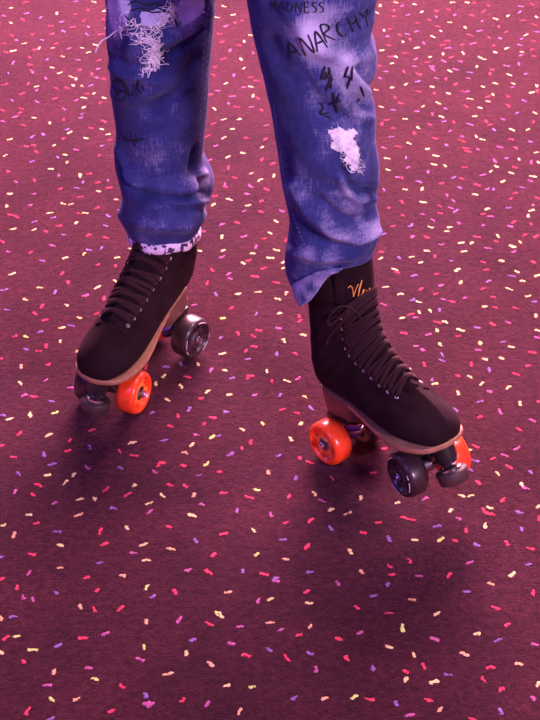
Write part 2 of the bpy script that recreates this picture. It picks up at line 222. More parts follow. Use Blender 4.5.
# ------------------------------------------------------------------ floor with woven flecks
SEEDPX = [(float(a), float(b), c, float(d)) for a, b, c, d in (e.split(",") for e in """
11,8,y,-3 26,2.5,r,-1 76,1.5,p,-7 94,2,y,-33 4,16,m,-30 11,23,y,-6 23,20,r,-8 26,13.5,p,27 41,17.5,p,75 57,13.5,y,37 75,14.5,r,7 62,22,p,-1 84,20.5,r,26 88,27,p,82
88,10,r,-29 104,11,y,7 104,19.5,r,-34 51,26,r,-2 73,27,r,-5 106,28.5,y,-42 87,34.5,p,83 64,31.5,p,-4 12,35.5,r,-10 33,34,r,10 52,34,r,-2 101,34.5,r,33 17,40.5,p,-4
24,43.5,y,30 42,40,p,-1 4,43.5,r,-1 56,43.5,r,45 39,48.5,o,-34 35,49.5,r,-8 53,48,o,44 69,48.5,m,0 82,48,y,2 96,45,y,-29 88,52.5,y,32 13,51,y,-5 6,52.5,r,-3 63,56.5,o,-30
30,57.5,r,-37 47,59.5,p,27 78,60,m,-28 99,60.5,r,-1 13,63,m,25 30,64.5,r,-1 52,67.5,y,8 98,69,m,34 80,70,r,6 32,71.5,m,81 8,73,p,38 60,73,y,3 46,78.5,m,-26 92,74,r,34
97,78,m,88 103,79,r,-31 71,77,o,-5 76,79,y,-38 5,84.5,r,34 28,84,r,33 37,86.5,y,-9 73,85.5,y,77 82,86,o,76 91,85.5,p,4 37,90.5,m,95 56,88.5,r,-2 67,88,r,-29 22,94,r,7
94,93.5,y,10 87,94,r,5 84,98,y,-35 104,98,y,-41 55,98.5,r,-4 12,100.5,p,-8 76,100.5,m,3 37,102,m,-4 100,103,r,10 84,107.5,y,10 21,109,r,4 3,110.5,r,-2 64,109,m,-5
20,113,r,1 15,117,m,3 34,118,y,8 3,121.5,m,0 82,114,p,10 81,118,p,7 64,119.5,r,-39 50,123.5,y,-35 24,125.5,r,-7 104,121.5,r,-9 91,128,r,-3 102,129.5,y,-2 67,129.5,p,43
70,132.5,y,9 108,134.5,y,32 32,137,p,78 43,134.5,p,85 86,138.5,y,-40 64,138.5,r,-1 10,139.5,y,39 110,140,r,-10 26,146.5,r,-44 34,145.5,r,1 54,145.5,y,77 102,146,p,34
76,150,m,-35 36,152,r,-10 5,155.5,y,85 65,155,y,-1 99,155.5,r,35 58,157.5,p,-6 32,161.5,p,45 67,162.5,o,88 51,169,y,-26 8,171.5,r,-8 59,175.5,m,34 80,175.5,y,44
89,174,r,-4 34,180.5,r,-31 16,182,m,-1 83,182.5,p,29 98,182.5,r,-2 108,180.5,m,-33 77,188,p,9 109,188,r,-5 60,189,r,0 98,191.5,o,-27 10,194,y,25 34,194,m,36 80,197,r,26
116,199.5,o,4 7,206,y,-40 30,205.5,m,1 63,204,y,-34 71,204.5,o,-1 97,208,r,43 50,213,y,-7 79,214,r,-31 85,213,y,-39 53,218,p,3 10,215,r,-39 16,217,r,-7 108,216,p,-9
76,223,y,26 105,226,p,-9 34,222,p,-5 59,226,r,-26 13,229,y,-6 34,230,y,44 46,231.5,r,-9 64,235,p,-28 89,235,r,5 106,238,r,8 2,241.5,r,-3 52,245.5,m,0 8,252,m,-44
31,252.5,r,28 89,250,p,6 101,248.5,p,34 84,254,y,88 42,261,p,10 65,258,y,-4 98,264.5,r,40 117,258,y,-4 116,266,r,-38 12,274,y,4 62,273.5,r,88 68,282.5,r,-30
116,281.5,y,-9 4,290,p,-3 40,287.5,y,-32 55,292,p,39 97,287.5,y,82 86,295.5,m,45 104,298.5,r,38 25,299.5,y,-4 7,310,p,-30 42,306.5,r,31 67,305.5,y,76 35,314,r,-9
97,313.5,r,-2 45,320,r,-2 79,318,y,-3 40,332,p,6 71,326,p,-39 62,328,y,-3 15,336,r,3 25,336.5,g,-2 60,342,y,-41 26,349.5,p,0 39,351,r,26 46,346.5,r,-35 78,351,y,8
1,358.5,r,-7 21,366.5,o,43 48,364.5,r,37 46,380,m,10 20,383.5,y,-25 70,388,m,26 24,395.5,m,5 33,396.5,r,-33 52,401.5,p,-43 3,415.5,p,3 30,415.5,y,-39 55,413,g,43
10,419,y,-5 20,433.5,r,85 49,435,y,-1 92,430,r,5 70,440.5,r,95 1,446,r,0 224,6.5,o,-32 216,17.5,y,6 233,15,y,-4 235,23,r,-25 242,21,r,-2 226,26,m,0 219,34,r,2 250,35,y,5
222,42,r,27 244,41.5,y,-37 239,45.5,r,10 230,50.5,m,31 253,53,m,-44 223,59,r,2 241,59,y,-26 215,67,r,79 244,68.5,y,83 213,75,r,-44 234,75.5,m,-40 250,77.5,r,10
226,83.5,y,4 256,81,r,-27 218,91,m,-30 244,87.5,m,2 251,87,y,2 211,94.5,r,-4 232,96.5,m,25 253,96,y,31 258,98.5,r,80 228,103,m,-45 237,107,r,-26 214,109,y,83 251,107,m,-7
262,110,r,-33 224,119.5,y,2 239,119.5,y,-3 213,124,r,42 232,129,y,26 266,125.5,m,-4 208,136,r,80 224,137.5,o,9 246,138,r,-35 266,139,r,7 216,146,m,5 262,147.5,o,6
228,157,y,4 243,153,y,-45 209,160.5,m,77 262,159.5,r,26 273,163.5,r,9 228,168,r,-42 251,173.5,o,5 274,176,y,42 235,177.5,r,-2 260,180,y,9 225,184.5,m,-41 226,187,r,-44
250,186,m,86 267,189.5,r,-8 247,194,m,-29 215,196,r,25 229,199.5,y,-1 261,201.5,r,86 213,205,y,77 248,205.5,y,-8 244,211,m,7 261,212,r,4 282,211,m,2 276,221.5,y,-4
222,224.5,m,-1 237,222.5,r,-33 270,233.5,y,-3 222,237,y,40 244,236.5,m,2 264,238.5,r,-7 286,240.5,r,27 200,251,y,-42 223,250.5,y,9 256,247,m,36 276,250,y,6
253,253.5,y,-32 222,257,m,3 270,258,y,-31 243,263,y,-8 249,260.5,r,45 283,262.5,y,81 264,268.5,r,45 284,268,y,-1 212,270,r,-30 229,274,m,3 230,279,m,-7 255,276.5,r,7
207,283,r,30 276,282.5,r,-34 216,294.5,p,80 238,294,y,-5 258,292,y,29 286,293.5,o,35 278,299,y,5 194,305,m,0 232,308,r,83 256,314,p,42 279,313.5,y,25 223,318.5,g,30
299,316.5,r,-45 300,321,r,10 278,328.5,m,-1 238,333.5,r,-42 259,330.5,r,7 253,336,r,78 303,335,y,5 221,338,p,9 202,231,r,5 200,348,r,6 284,341,y,77 254,346.5,r,6
246,351,r,32 222,354,y,38 277,354,p,-36 295,353.5,r,1 248,359.5,p,32 198,364.5,y,-40 166,367,p,-25 181,364,p,-45 211,370.5,m,26 225,370.5,y,9 267,371,y,-35 164,376,y,92
187,377,r,4 232,378,p,8 248,377.5,r,34 251,376,r,-29 272,381.5,r,39 287,381,y,9 298,378.5,m,9 156,384,y,-31 181,386.5,y,-33 208,391.5,y,79 229,395,y,33 255,395,m,44
280,395.5,p,86 305,397,y,0 167,399.5,y,-6 201,398.5,r,3 189,409.5,p,27 226,412,p,-26 283,409.5,r,-6 311,408.5,p,-26 297,413,r,-40 178,416,r,-36 213,418,r,-34 170,426,r,-4
204,424,r,43 152,413,p,1 263,423.5,g,94 301,424,y,27 242,429.5,y,-8 196,435,m,-33 212,437,g,10 218,436,p,-5 251,442,r,35 291,439.5,y,-25 164,440.5,p,36 192,445,y,85
242,448,r,-40 90,447.5,p,-36 120,451.5,r,-10 134,455.5,r,9 132,443,y,-10 13,457.5,r,6 44,454,p,-43 68,451,r,1 52,464.5,p,-7 87,467.5,m,80 120,468,p,-5 155,472,m,93
159,464.5,r,90 19,474,p,93 47,475.5,y,-8 73,475,y,28 65,482.5,y,80 15,492,m,95 38,485,r,5 33,495,r,82 106,489.5,r,9 134,486,y,84 128,494.5,r,2 54,503.5,m,9 80,499.5,y,-3
95,499,y,-30 149,503.5,y,-3 150,512,m,84 113,508.5,p,-34 29,515,y,-38 79,515,o,0 37,523.5,r,42 4,525,y,10 127,528,y,91 14,535,o,39 57,531.5,p,-33 100,531.5,r,41
60,545.5,y,-33 104,544.5,r,0 143,545,y,-1 32,554,r,4 134,553,m,-32 99,563,p,43 146,560.5,y,25 1,557,p,-2 60,568,o,30 29,573,m,42 122,576,o,-31 87,577.5,r,7 2,579,r,9
279,456,p,1 310,462.5,r,2 300,458,r,-33 230,454.5,p,9 206,464.5,g,25 184,465.5,r,-41 163,463,r,6 199,475.5,p,-8 220,472,r,-31 268,472,o,45 296,478,p,36 170,485,r,9
185,486,r,-1 194,495.5,o,27 224,493,r,33 257,490,g,-30 289,496.5,r,32 315,494,y,95 162,495.5,y,90 249,497.5,r,9 202,504.5,m,-8 237,510.5,p,29 193,515.5,y,-38
271,515,m,-43 286,523,r,-1 310,521,r,79 169,526.5,r,-44 253,530.5,y,80 224,534,r,37 283,539.5,p,43 196,540.5,p,-26 307,546.5,r,92 171,549,o,7 257,554.5,g,83 213,555,r,75
286,559.5,o,-29 188,570.5,m,-3 209,572.5,r,-5 243,571.5,p,-42 264,574.5,r,-39 310,572.5,p,26 275,579,p,0 332,478,r,77 373,473,r,-7 322,501,m,-2 361,498,y,-44
331,509.5,y,10 348,513.5,o,-1 379,522.5,r,44 331,528.5,p,-25 363,533,r,-40 389,539,p,79 350,552,y,-25 384,449,r,3 469,450,y,-6 476,446.5,r,-8 517,448.5,m,7 475,461,p,-34
504,455.5,m,-45 493,458.5,r,7 509,467,r,-6 498,473.5,y,-29 531,472.5,p,-32 470,469.5,p,-6 478,483,r,81 522,484.5,y,-36 525,488,m,5 471,496,y,41 462,496,y,-43 503,500,r,87
397,503,y,-5 425,499,m,-5 451,510.5,y,33 490,508,y,6 484,510.5,r,-33 491,514,r,7 520,512.5,p,-36 405,518,r,2 413,520,r,-35 458,518.5,m,-5 539,518.5,r,37 539,506,y,76
485,526,y,38 437,526.5,p,-10 466,530.5,r,-37 522,529.5,p,-45 416,540,y,-36 441,539.5,g,79 455,541,r,-43 476,545,p,-40 507,543.5,r,-42 530,548.5,r,9 410,561,r,75
390,566.5,r,-3 470,562.5,m,-3 528,565,p,42 391,574.5,r,-10 419,576,m,-30 449,575.5,r,92 512,574.5,y,80 17,588,r,39 97,590.5,r,87 56,592.5,p,0 147,587.5,g,30 153,596.5,p,6
23,597.5,m,-27 33,599.5,m,-39 80,607,o,78 94,609.5,r,-30 121,608.5,r,9 1,618.5,o,86 13,617,p,34 146,622,o,45 105,634,m,3 5,638.5,r,9 16,636.5,g,-9 83,638.5,r,-25
58,645.5,p,-4 33,650,g,-37 144,647,g,-27 1,652.5,y,93 24,662,r,-1 140,659.5,m,5 54,672.5,o,45 88,668,m,35 47,685.5,m,27 95,678.5,g,-38 122,686.5,r,85 76,699.5,o,-7
52,700,g,-9 146,695,p,-26 146,703.5,m,0 112,711,r,41 27,711.5,r,90 50,719,p,1 276,581.5,m,-43 362,572,o,80 338,583.5,m,76 228,592.5,o,40 258,601,m,41 270,599.5,y,7
307,591.5,r,44 309,603.5,y,-38 374,596,p,-9 357,607.5,r,-4 240,627,m,27 270,623,o,35 281,630,m,44 310,627,o,29 360,633,m,-1 231,644,m,-42 299,635.5,r,6 339,639,r,6
246,655.5,r,-45 269,650,p,-8 310,653.5,p,-3 287,658.5,r,-26 347,658.5,r,83 316,669.5,m,-26 373,668,p,-45 227,685.5,y,-9 252,687,g,25 294,698,p,90 325,698.5,o,-6
354,697,g,81 369,699,r,-34 239,712,o,32 221,615.5,y,86 388,585,p,34 491,583.5,o,2 467,591.5,p,-25 533,592.5,r,44 412,599.5,o,-33 496,608,r,-44 389,613,r,30 437,614,y,3
508,625,r,5 402,628,g,-43 477,634,y,-29 435,639.5,m,6 498,640.5,p,-1 535,644.5,m,-28 389,647,y,-1 464,654,o,-4 414,655.5,y,-32 519,664,o,-35 424,666,r,80 406,671.5,r,-39
490,667.5,r,25 448,674.5,p,-30 406,679.5,y,38 483,679.5,r,-37 434,682,y,0 501,689.5,r,3 538,684.5,y,45 534,698.5,m,-32 396,704,p,-35 429,700.5,r,9 440,710,o,81
501,712,p,83 410,715.5,m,33 472,719,r,6 386,287,y,-8 400,294,y,25 421,289,r,2 441,285.5,m,33 461,282.5,y,94 483,289,r,-1 488,281.5,p,10 509,289,y,-41 523,281,y,9
528,296.5,y,0 534,301.5,p,-8 436,294,r,80 413,299.5,p,9 419,302,y,-43 443,299.5,m,-39 451,301.5,r,-37 465,298,m,-4 493,297,r,-25 384,304.5,m,5 484,306.5,y,28
495,307.5,r,-25 515,308,r,0 419,312,y,75 430,311,y,-31 440,310.5,p,43 402,318,y,-4 411,314.5,r,-5 415,317.5,m,-8 536,316,y,32 437,322.5,r,6 445,322,y,-7 493,324.5,r,-7
508,322.5,m,0 538,330.5,y,-1 477,328,p,8 437,330.5,y,-27 460,330,y,-41 428,334.5,m,-8 404,333.5,r,-40 458,336.5,r,-10 537,338,m,-5 440,344.5,y,81 416,346,m,33
423,350,m,-44 480,343.5,y,43 503,342,p,35 511,347,y,-25 478,350,m,0 442,354.5,p,-26 532,352.5,r,-34 485,359,y,-5 501,358.5,y,-5 442,360.5,p,-4 424,364.5,r,-44
471,364.5,r,-44 528,366,r,30 489,370,p,-44 410,370,y,-37 516,374,r,5 458,375.5,r,-7 470,377,y,-4 432,379.5,p,29 435,384,y,37 481,384,y,90 508,387.5,y,9 458,392.5,y,-28
489,391.5,m,5 520,403.5,y,-28 480,402,p,35 500,412,m,-34 456,410,p,88 480,417,r,2 533,420.5,m,-9 519,429.5,r,-9 539,402,r,-5 409,143.5,y,-41 427,149,y,1 384,148,m,-3
398,146.5,r,-1 436,156,y,-3 462,141,r,1 466,148.5,r,-27 478,149.5,m,-4 447,145.5,p,-26 500,147,m,1 531,142,p,2 536,152.5,y,36 387,158.5,o,7 406,158,p,28 519,159.5,y,-38
506,158.5,p,-4 495,161,m,86 531,162,m,-40 408,167.5,m,7 434,164.5,y,-39 445,166,y,75 465,167.5,r,-10 496,166.5,y,-7 388,170,y,-4 398,177.5,m,-1 402,178.5,r,-35
428,172,m,42 454,177.5,p,5 462,179,r,-9 483,175,m,-1 491,171,y,2 511,173,y,-40 515,167.5,r,-6 533,176.5,y,2 503,181.5,y,9 530,181,m,4 419,182,p,-34 442,183.5,r,1
460,188,p,-10 405,189.5,y,4 422,189,y,29 522,187.5,p,4 477,185,r,-45 487,189,m,3 493,189.5,p,-39 515,193.5,r,-7 384,190,p,-35 447,195.5,m,-36 475,194.5,y,-26
423,202.5,y,7 402,202,r,76 440,206,r,-43 389,208,r,5 453,201,m,80 511,198.5,r,6 533,205,m,26 537,198,r,-40 487,209,y,9 509,208,p,-3 532,210.5,y,44 451,208,m,0 456,211,p,9
528,216,y,-45 403,215.5,r,-45 422,214,m,-33 440,213.5,r,-32 483,214,r,-3 490,216.5,m,8 433,220.5,m,-6 459,223.5,m,-26 514,222,r,76 483,225.5,m,-6 510,226.5,m,-40
531,224,r,-26 393,226,r,-1 411,225.5,p,82 431,227.5,y,3 450,227.5,y,35 447,231.5,y,-28 384,234,p,10 413,236.5,m,86 426,237,r,-5 477,237,r,1 498,236.5,y,-28 525,235,r,8
536,236.5,r,1 461,243,y,-2 472,243,y,9 496,241.5,r,0 520,242,y,92 442,244.5,m,-9 488,248.5,m,7 512,246.5,y,-6 514,251.5,m,1 427,251,y,-27 464,251.5,y,-4 382,252,r,5
399,258,p,-30 412,257,y,-7 435,256.5,r,-43 451,261,p,-25 381,258.5,y,9 421,262.5,y,31 483,262,r,-5 502,261,y,-41 533,262,r,-28 395,269.5,y,-6 457,270,y,9 486,270,r,-9
397,272.5,r,7 414,275.5,p,1 437,274,r,-8 517,272,y,-9 512,276,p,-26 538,275.5,y,-6 380,5.5,y,-28 396,2.5,y,-5 414,4.5,y,-2 402,6,m,9 377,13,o,-44 394,10.5,r,34
422,12,y,90 408,15,m,-2 437,11.5,r,-4 394,16.5,r,10 436,17,m,40 418,23,r,-1 429,20,r,6 452,2.5,y,-9 455,15,m,79 450,22.5,y,-36 449,9.5,r,-32 384,30.5,o,26 390,29.5,r,-10
417,31.5,m,1 438,26.5,r,6 441,31,y,-26 387,36.5,m,36 400,35,r,-8 407,34,m,-39 410,39.5,r,-32 433,37,y,-8 403,42,o,-32 389,45.5,r,-9 424,43,m,-36 448,41,r,-4 417,48,y,-4
443,45,r,-5 448,48,m,-4 382,50.5,y,-8 405,53,r,-8 443,54,y,-45 391,57,r,-10 396,57,y,-36 416,59,m,91 430,57,y,6 451,57.5,r,6 392,63.5,y,3 427,62,r,-8 444,61.5,m,-8
379,66,r,6 432,66.5,m,-25 415,66.5,m,-35 433,69.5,m,80 386,71.5,m,10 450,71,y,-4 456,69.5,m,-29 404,71.5,r,-28 419,74,r,-44 380,78.5,m,-9 437,78.5,m,-43 446,79,r,-41
418,81.5,p,38 406,84.5,y,79 392,87.5,y,-7 432,87,y,-29 456,84,r,85 467,2.5,y,6 474,3,r,0 488,5.5,r,-2 532,4,r,-6 521,6.5,m,8 484,11.5,r,8 472,15.5,r,-7 520,12,p,8
508,16,y,95 536,17,y,-26 496,19,y,-8 482,21,m,94 524,20.5,r,25 465,27.5,y,30 534,24.5,r,-44 480,31,m,-2 499,27,r,-28 506,32,r,10 537,32,p,3 470,35,r,-1 489,37.5,r,93
526,35,y,86 500,38.5,p,-41 521,39,p,91 473,43.5,m,1 534,41,r,-28 462,44.5,r,4 520,45,p,-3 494,46,r,9 507,48.5,y,4 495,52.5,y,-40 532,49.5,r,90 463,53,y,-25 522,52,y,8
521,55.5,m,7 480,57.5,y,-10 484,59.5,y,-27 534,56.5,r,7 460,61.5,m,8 477,66.5,y,31 519,64,m,-37 507,66,m,8 492,70,r,8 470,72.5,p,-26 490,74,r,-31 526,74,p,35 509,75,y,-5
469,78.5,m,-1 495,83.5,y,-40 513,83.5,y,0 483,87,y,-1 512,87.5,m,0 537,86,y,-39 376,90,o,7 395,97,r,-30 418,91.5,r,9 434,93.5,r,-36 448,93.5,y,-2 401,103.5,r,1
438,103,y,-5 423,106.5,y,85 381,107,y,-42 446,109,m,-3 393,110,p,0 417,111.5,m,-25 432,114.5,r,-39 442,117,y,-5 405,119,y,-31 387,120,r,-7 382,124,r,-36 444,121.5,p,26
454,122.5,r,-29 430,124.5,r,-10 393,128.5,r,-9 418,128,y,-10 450,131.5,m,10 414,133,r,-28 435,138.5,r,-40 391,137,p,32 463,91.5,r,-3 468,91.5,m,36 493,94.5,y,-25
488,96.5,r,2 508,96.5,r,-33 532,92.5,y,-3 537,91,r,45 488,101.5,o,4 470,99,y,-32 524,101,p,-1 466,106.5,r,91 508,105.5,r,-8 480,108,y,-35 517,113,p,76 535,113,y,-7
475,116.5,y,30 503,119.5,m,-44 486,121.5,r,-32 534,122,r,-45 490,125,r,2 470,124.5,p,-5 494,130,p,88 512,130,y,-9 528,129.5,y,92 462,136.5,m,-3 476,136.5,y,-34
482,139.5,y,0 511,139.5,r,-29 468,151.5,r,-34 516,148,r,-6 539,163,y,-10 175,592,r,-34 179,620.5,m,36 217,614,g,-42 209,624,r,2 193,640,p,43 186,653.5,y,-39 210,664,o,90
168,674,o,36 182,700.5,r,8 207,704,m,38 150,705,m,7 185,453,o,-43
""".split())]
def build_floor():
    mb = MB(); order = list(FLECK_COL)
    nx, ny = 60, 70; X0, X1, Y0, Y1 = -4.0, 4.0, -1.0, 8.0
    mb.add([(X0+(X1-X0)*i/nx, Y0+(Y1-Y0)*j/ny, 0) for j in range(ny+1) for i in range(nx+1)],
           [(j*(nx+1)+i, j*(nx+1)+i+1, (j+1)*(nx+1)+i+1, (j+1)*(nx+1)+i) for j in range(ny) for i in range(nx)], 0)
    placed = []; grid = {}
    def near(x, y, d):
        gx, gy = int(x//.03), int(y//.03)
        for a in (-1, 0, 1):
            for b in (-1, 0, 1):
                for (px, py) in grid.get((gx+a, gy+b), ()):
                    if (px-x)**2+(py-y)**2 < d*d: return True
        return False
    def put(x, y, k, ang, L):
        grid.setdefault((int(x//.03), int(y//.03)), []).append((x, y)); placed.append((x, y, k, ang, L))
    for (px, py, k, deg) in SEEDPX:
        g = ground(px, py); a = math.radians(deg)
        # screen angle to floor angle
        g2 = ground(px+5*math.cos(a), py-5*math.sin(a)); put(g.x, g.y, k, math.atan2(g2.y-g.y, g2.x-g.x), rnd.uniform(.9, 1.1))
    def inside(x, y):
        p = proj((x, y, 0)); return -4 < p[0] < 544 and -4 < p[1] < 724
    R2 = random.Random(11)
    tries = int(760*5.2*5.0*1.55)
    for i in range(tries):
        x = R2.uniform(-2.6, 2.6); y = R2.uniform(.3, 5.3)
        if inside(x, y):     # the carpet in plain view is laid out above; only fill in under and behind the person
            u, v, _ = proj((x, y, 0))
            if not ((112 < u < 203 and v < 238) or (272+v*.06 < u < 370 and v < 255) or (312 < u < 368 and 255 <= v < 380) or (130 < u < 190 and 238 <= v < 300) or (95 < u < 150 and 300 <= v < 370) or (360 < u < 435 and 390 < v < 430)): continue
            if near(x, y, .024): continue
        if near(x, y, .021): continue
        put(x, y, R2.choice('rrrrryyyyoggpppmm'), R2.uniform(0, PI), R2.uniform(.8, 1.15))
    for (x, y, k, ang, L) in placed:
        mi = 1+order.index(k); n = R2.choice((3, 3, 4)); ca, sa = math.cos(ang), math.sin(ang)
        tilt = R2.choice((-1, 1))*R2.uniform(.35, .9)
        for j in range(n):           # a fleck is a short run of neighbouring tufts of bright yarn
            u = (j-(n-1)/2)*.0024*L+R2.uniform(-.0006, .0006); w = (j-(n-1)/2)*.0014*(1 if tilt > 0 else -1)+R2.uniform(-.0009, .0009)
            cx, cy = x+u*ca-w*sa, y+u*sa+w*ca
            ta = ang+tilt; l = R2.uniform(.0022, .0034); wd = R2.uniform(.0018, .0031); h = .0012
            c2, s2 = math.cos(ta), math.sin(ta); vs = [(cx, cy, h)]
            for q in range(7):
                aa = 2*PI*q/7+R2.uniform(-.2, .2); rr = R2.uniform(.5, 1.4); ex, ey = math.cos(aa)*l*rr, math.sin(aa)*wd*rr
                vs.append((cx+ex*c2-ey*s2, cy+ex*s2+ey*c2, .0004))
            mb.add(vs, [(0, q+1, (q+1) % 7+1) for q in range(7)], mi)
    o = mb.build('floor', [M['carpet']]+[M['f'+k] for k in order], smooth=False)
    o['kind'] = 'structure'; o['label'] = 'plum red rink carpet scattered with pink, cream and purple flecks'
    return o
build_floor()

# ------------------------------------------------------------------ skates
mm = .001
# section keys: T(x,z), B(x,z), half width, k, n
SEC = [((146, 99), (146, 96), 3, 1.0, 2.0),
       ((145, 111), (143, 92), 17, 1.5, 2.2),
       ((138, 125), (134, 90), 30, 1.9, 2.4),
       ((125, 137), (118, 89), 39, 2.0, 2.4),
       ((106, 147), (94, 88), 45, 2.0, 2.3),
       ((86, 156), (66, 88), 47, 1.9, 2.2),
       ((66, 167), (34, 90), 45, 1.8, 2.1),
       ((46, 182), (0, 95), 42, 1.6, 2.1),
       ((26, 200), (-36, 102), 39, 1.5, 2.1),
       ((8, 219), (-78, 108), 37, 1.35, 2.1),
       ((-6, 238), (-106, 112), 37, 1.2, 2.1),
       ((-14, 257), (-120, 138), 38, 1.1, 2.1),
       ((-20, 275), (-121, 178), 40, 1.0, 2.1),
       ((-24, 292), (-118, 218), 42, 1.0, 2.1),
       ((-27, 308), (-117, 254), 44, 1.0, 2.1),
       ((-29, 325), (-119, 290), 45, 1.0, 2.1)]
KEYS = [(t[0], t[1], b[0], b[1], w, k, n) for t, b, w, k, n in SEC]
def sec(u):
    tx, tz, bx, bz, w, k, n = cr(KEYS, max(0, min(len(KEYS)-1, u)))
    f = max(0, min(1, (u-6)/5)); f = f*f*(3-2*f)
    return (tx+LEAN[0]*f*(tz-110), tz, bx+LEAN[0]*f*max(0, bz-110), bz, w, k, n)
LEAN = [0.0]
def bootpt(u, t, sgn, off=0.0):
    """point on boot surface; t 0=instep, 1=sole/back; sgn -1/1 side"""
    tx, tz, bx, bz, w, k, n = sec(u); t = min(max(t, 0), 1)
    y = w*max(0, 1-abs(2*t**k-1)**n)**(1/n)
    return Vector((tx+(bx-tx)*t, sgn*y, tz+(bz-tz)*t))*mm
def bootn(u, t, sgn):
    e = .02
    a = bootpt(min(u+.1, 15), t, sgn)-bootpt(max(u-.1, 0), t, sgn); t0, t1 = max(t-e, .0), min(t+e, 1)
    b = bootpt(u, t1, sgn)-bootpt(u, t0, sgn); n = a.cross(b).normalized()
    c = Vector(((sec(u)[0]+sec(u)[2])/2*mm, 0, (sec(u)[1]+sec(u)[3])/2*mm)); p = bootpt(u, t, sgn)
    return n if n.dot(p-c) > 0 else -n
def top_at(u, y, off=0.0):
    """point on the instep at lateral distance y (mm), lifted off"""
    s = 1 if y >= 0 else -1; ay = abs(y); lo, hi = 0, .45
    for _ in range(24):
        m = (lo+hi)/2
        if bootpt(u, m, 1).y*1000 < ay: lo = m
        else: hi = m
    p = bootpt(u, lo, s)
    tx, tz, bx, bz = sec(u)[:4]; d = Vector((tx-bx, 0, tz-bz)).normalized(); w = sec(u)[4]
    n = (d*math.sqrt(max(.05, 1-(ay/w)**2))+Vector((0, y/w, 0))).normalized()
    # instep normal leans forward where the section is steep
    tg = Vector((sec(min(u+.2, 15))[0]-sec(max(u-.2, 0))[0], 0, sec(min(u+.2, 15))[1]-sec(max(u-.2, 0))[1])).normalized()
    n = (n-tg*n.dot(tg)).normalized()
    return p+n*off*mm, n

SOLE = [(-111, 0), (-109, 9), (-103, 15), (-93, 20), (-80, 23), (-55, 25), (-28, 28), (0, 34), (30, 43), (60, 50), (85, 51.5), (105, 48), (122, 42), (134, 34), (142, 24), (148, 12), (150, 0)]
def sole_z(x): return interp([(-130, 113), (-80, 109), (-36, 103), (0, 96), (34, 91), (66, 89), (100, 89), (130, 91), (150, 96)], x)

def wheel_M(cx, cy, out, ang):
    """axis frame: local z -> outward, at axle centre cx, rotated ang about vertical"""
    R = Matrix.Translation((cx*mm, 0, 34*mm)) @ Matrix.Rotation(ang, 4, 'Z') @ Matrix.Translation((0, cy*mm, 0)) @ Matrix.Rotation(-PI/2*out, 4, 'X')
    return R

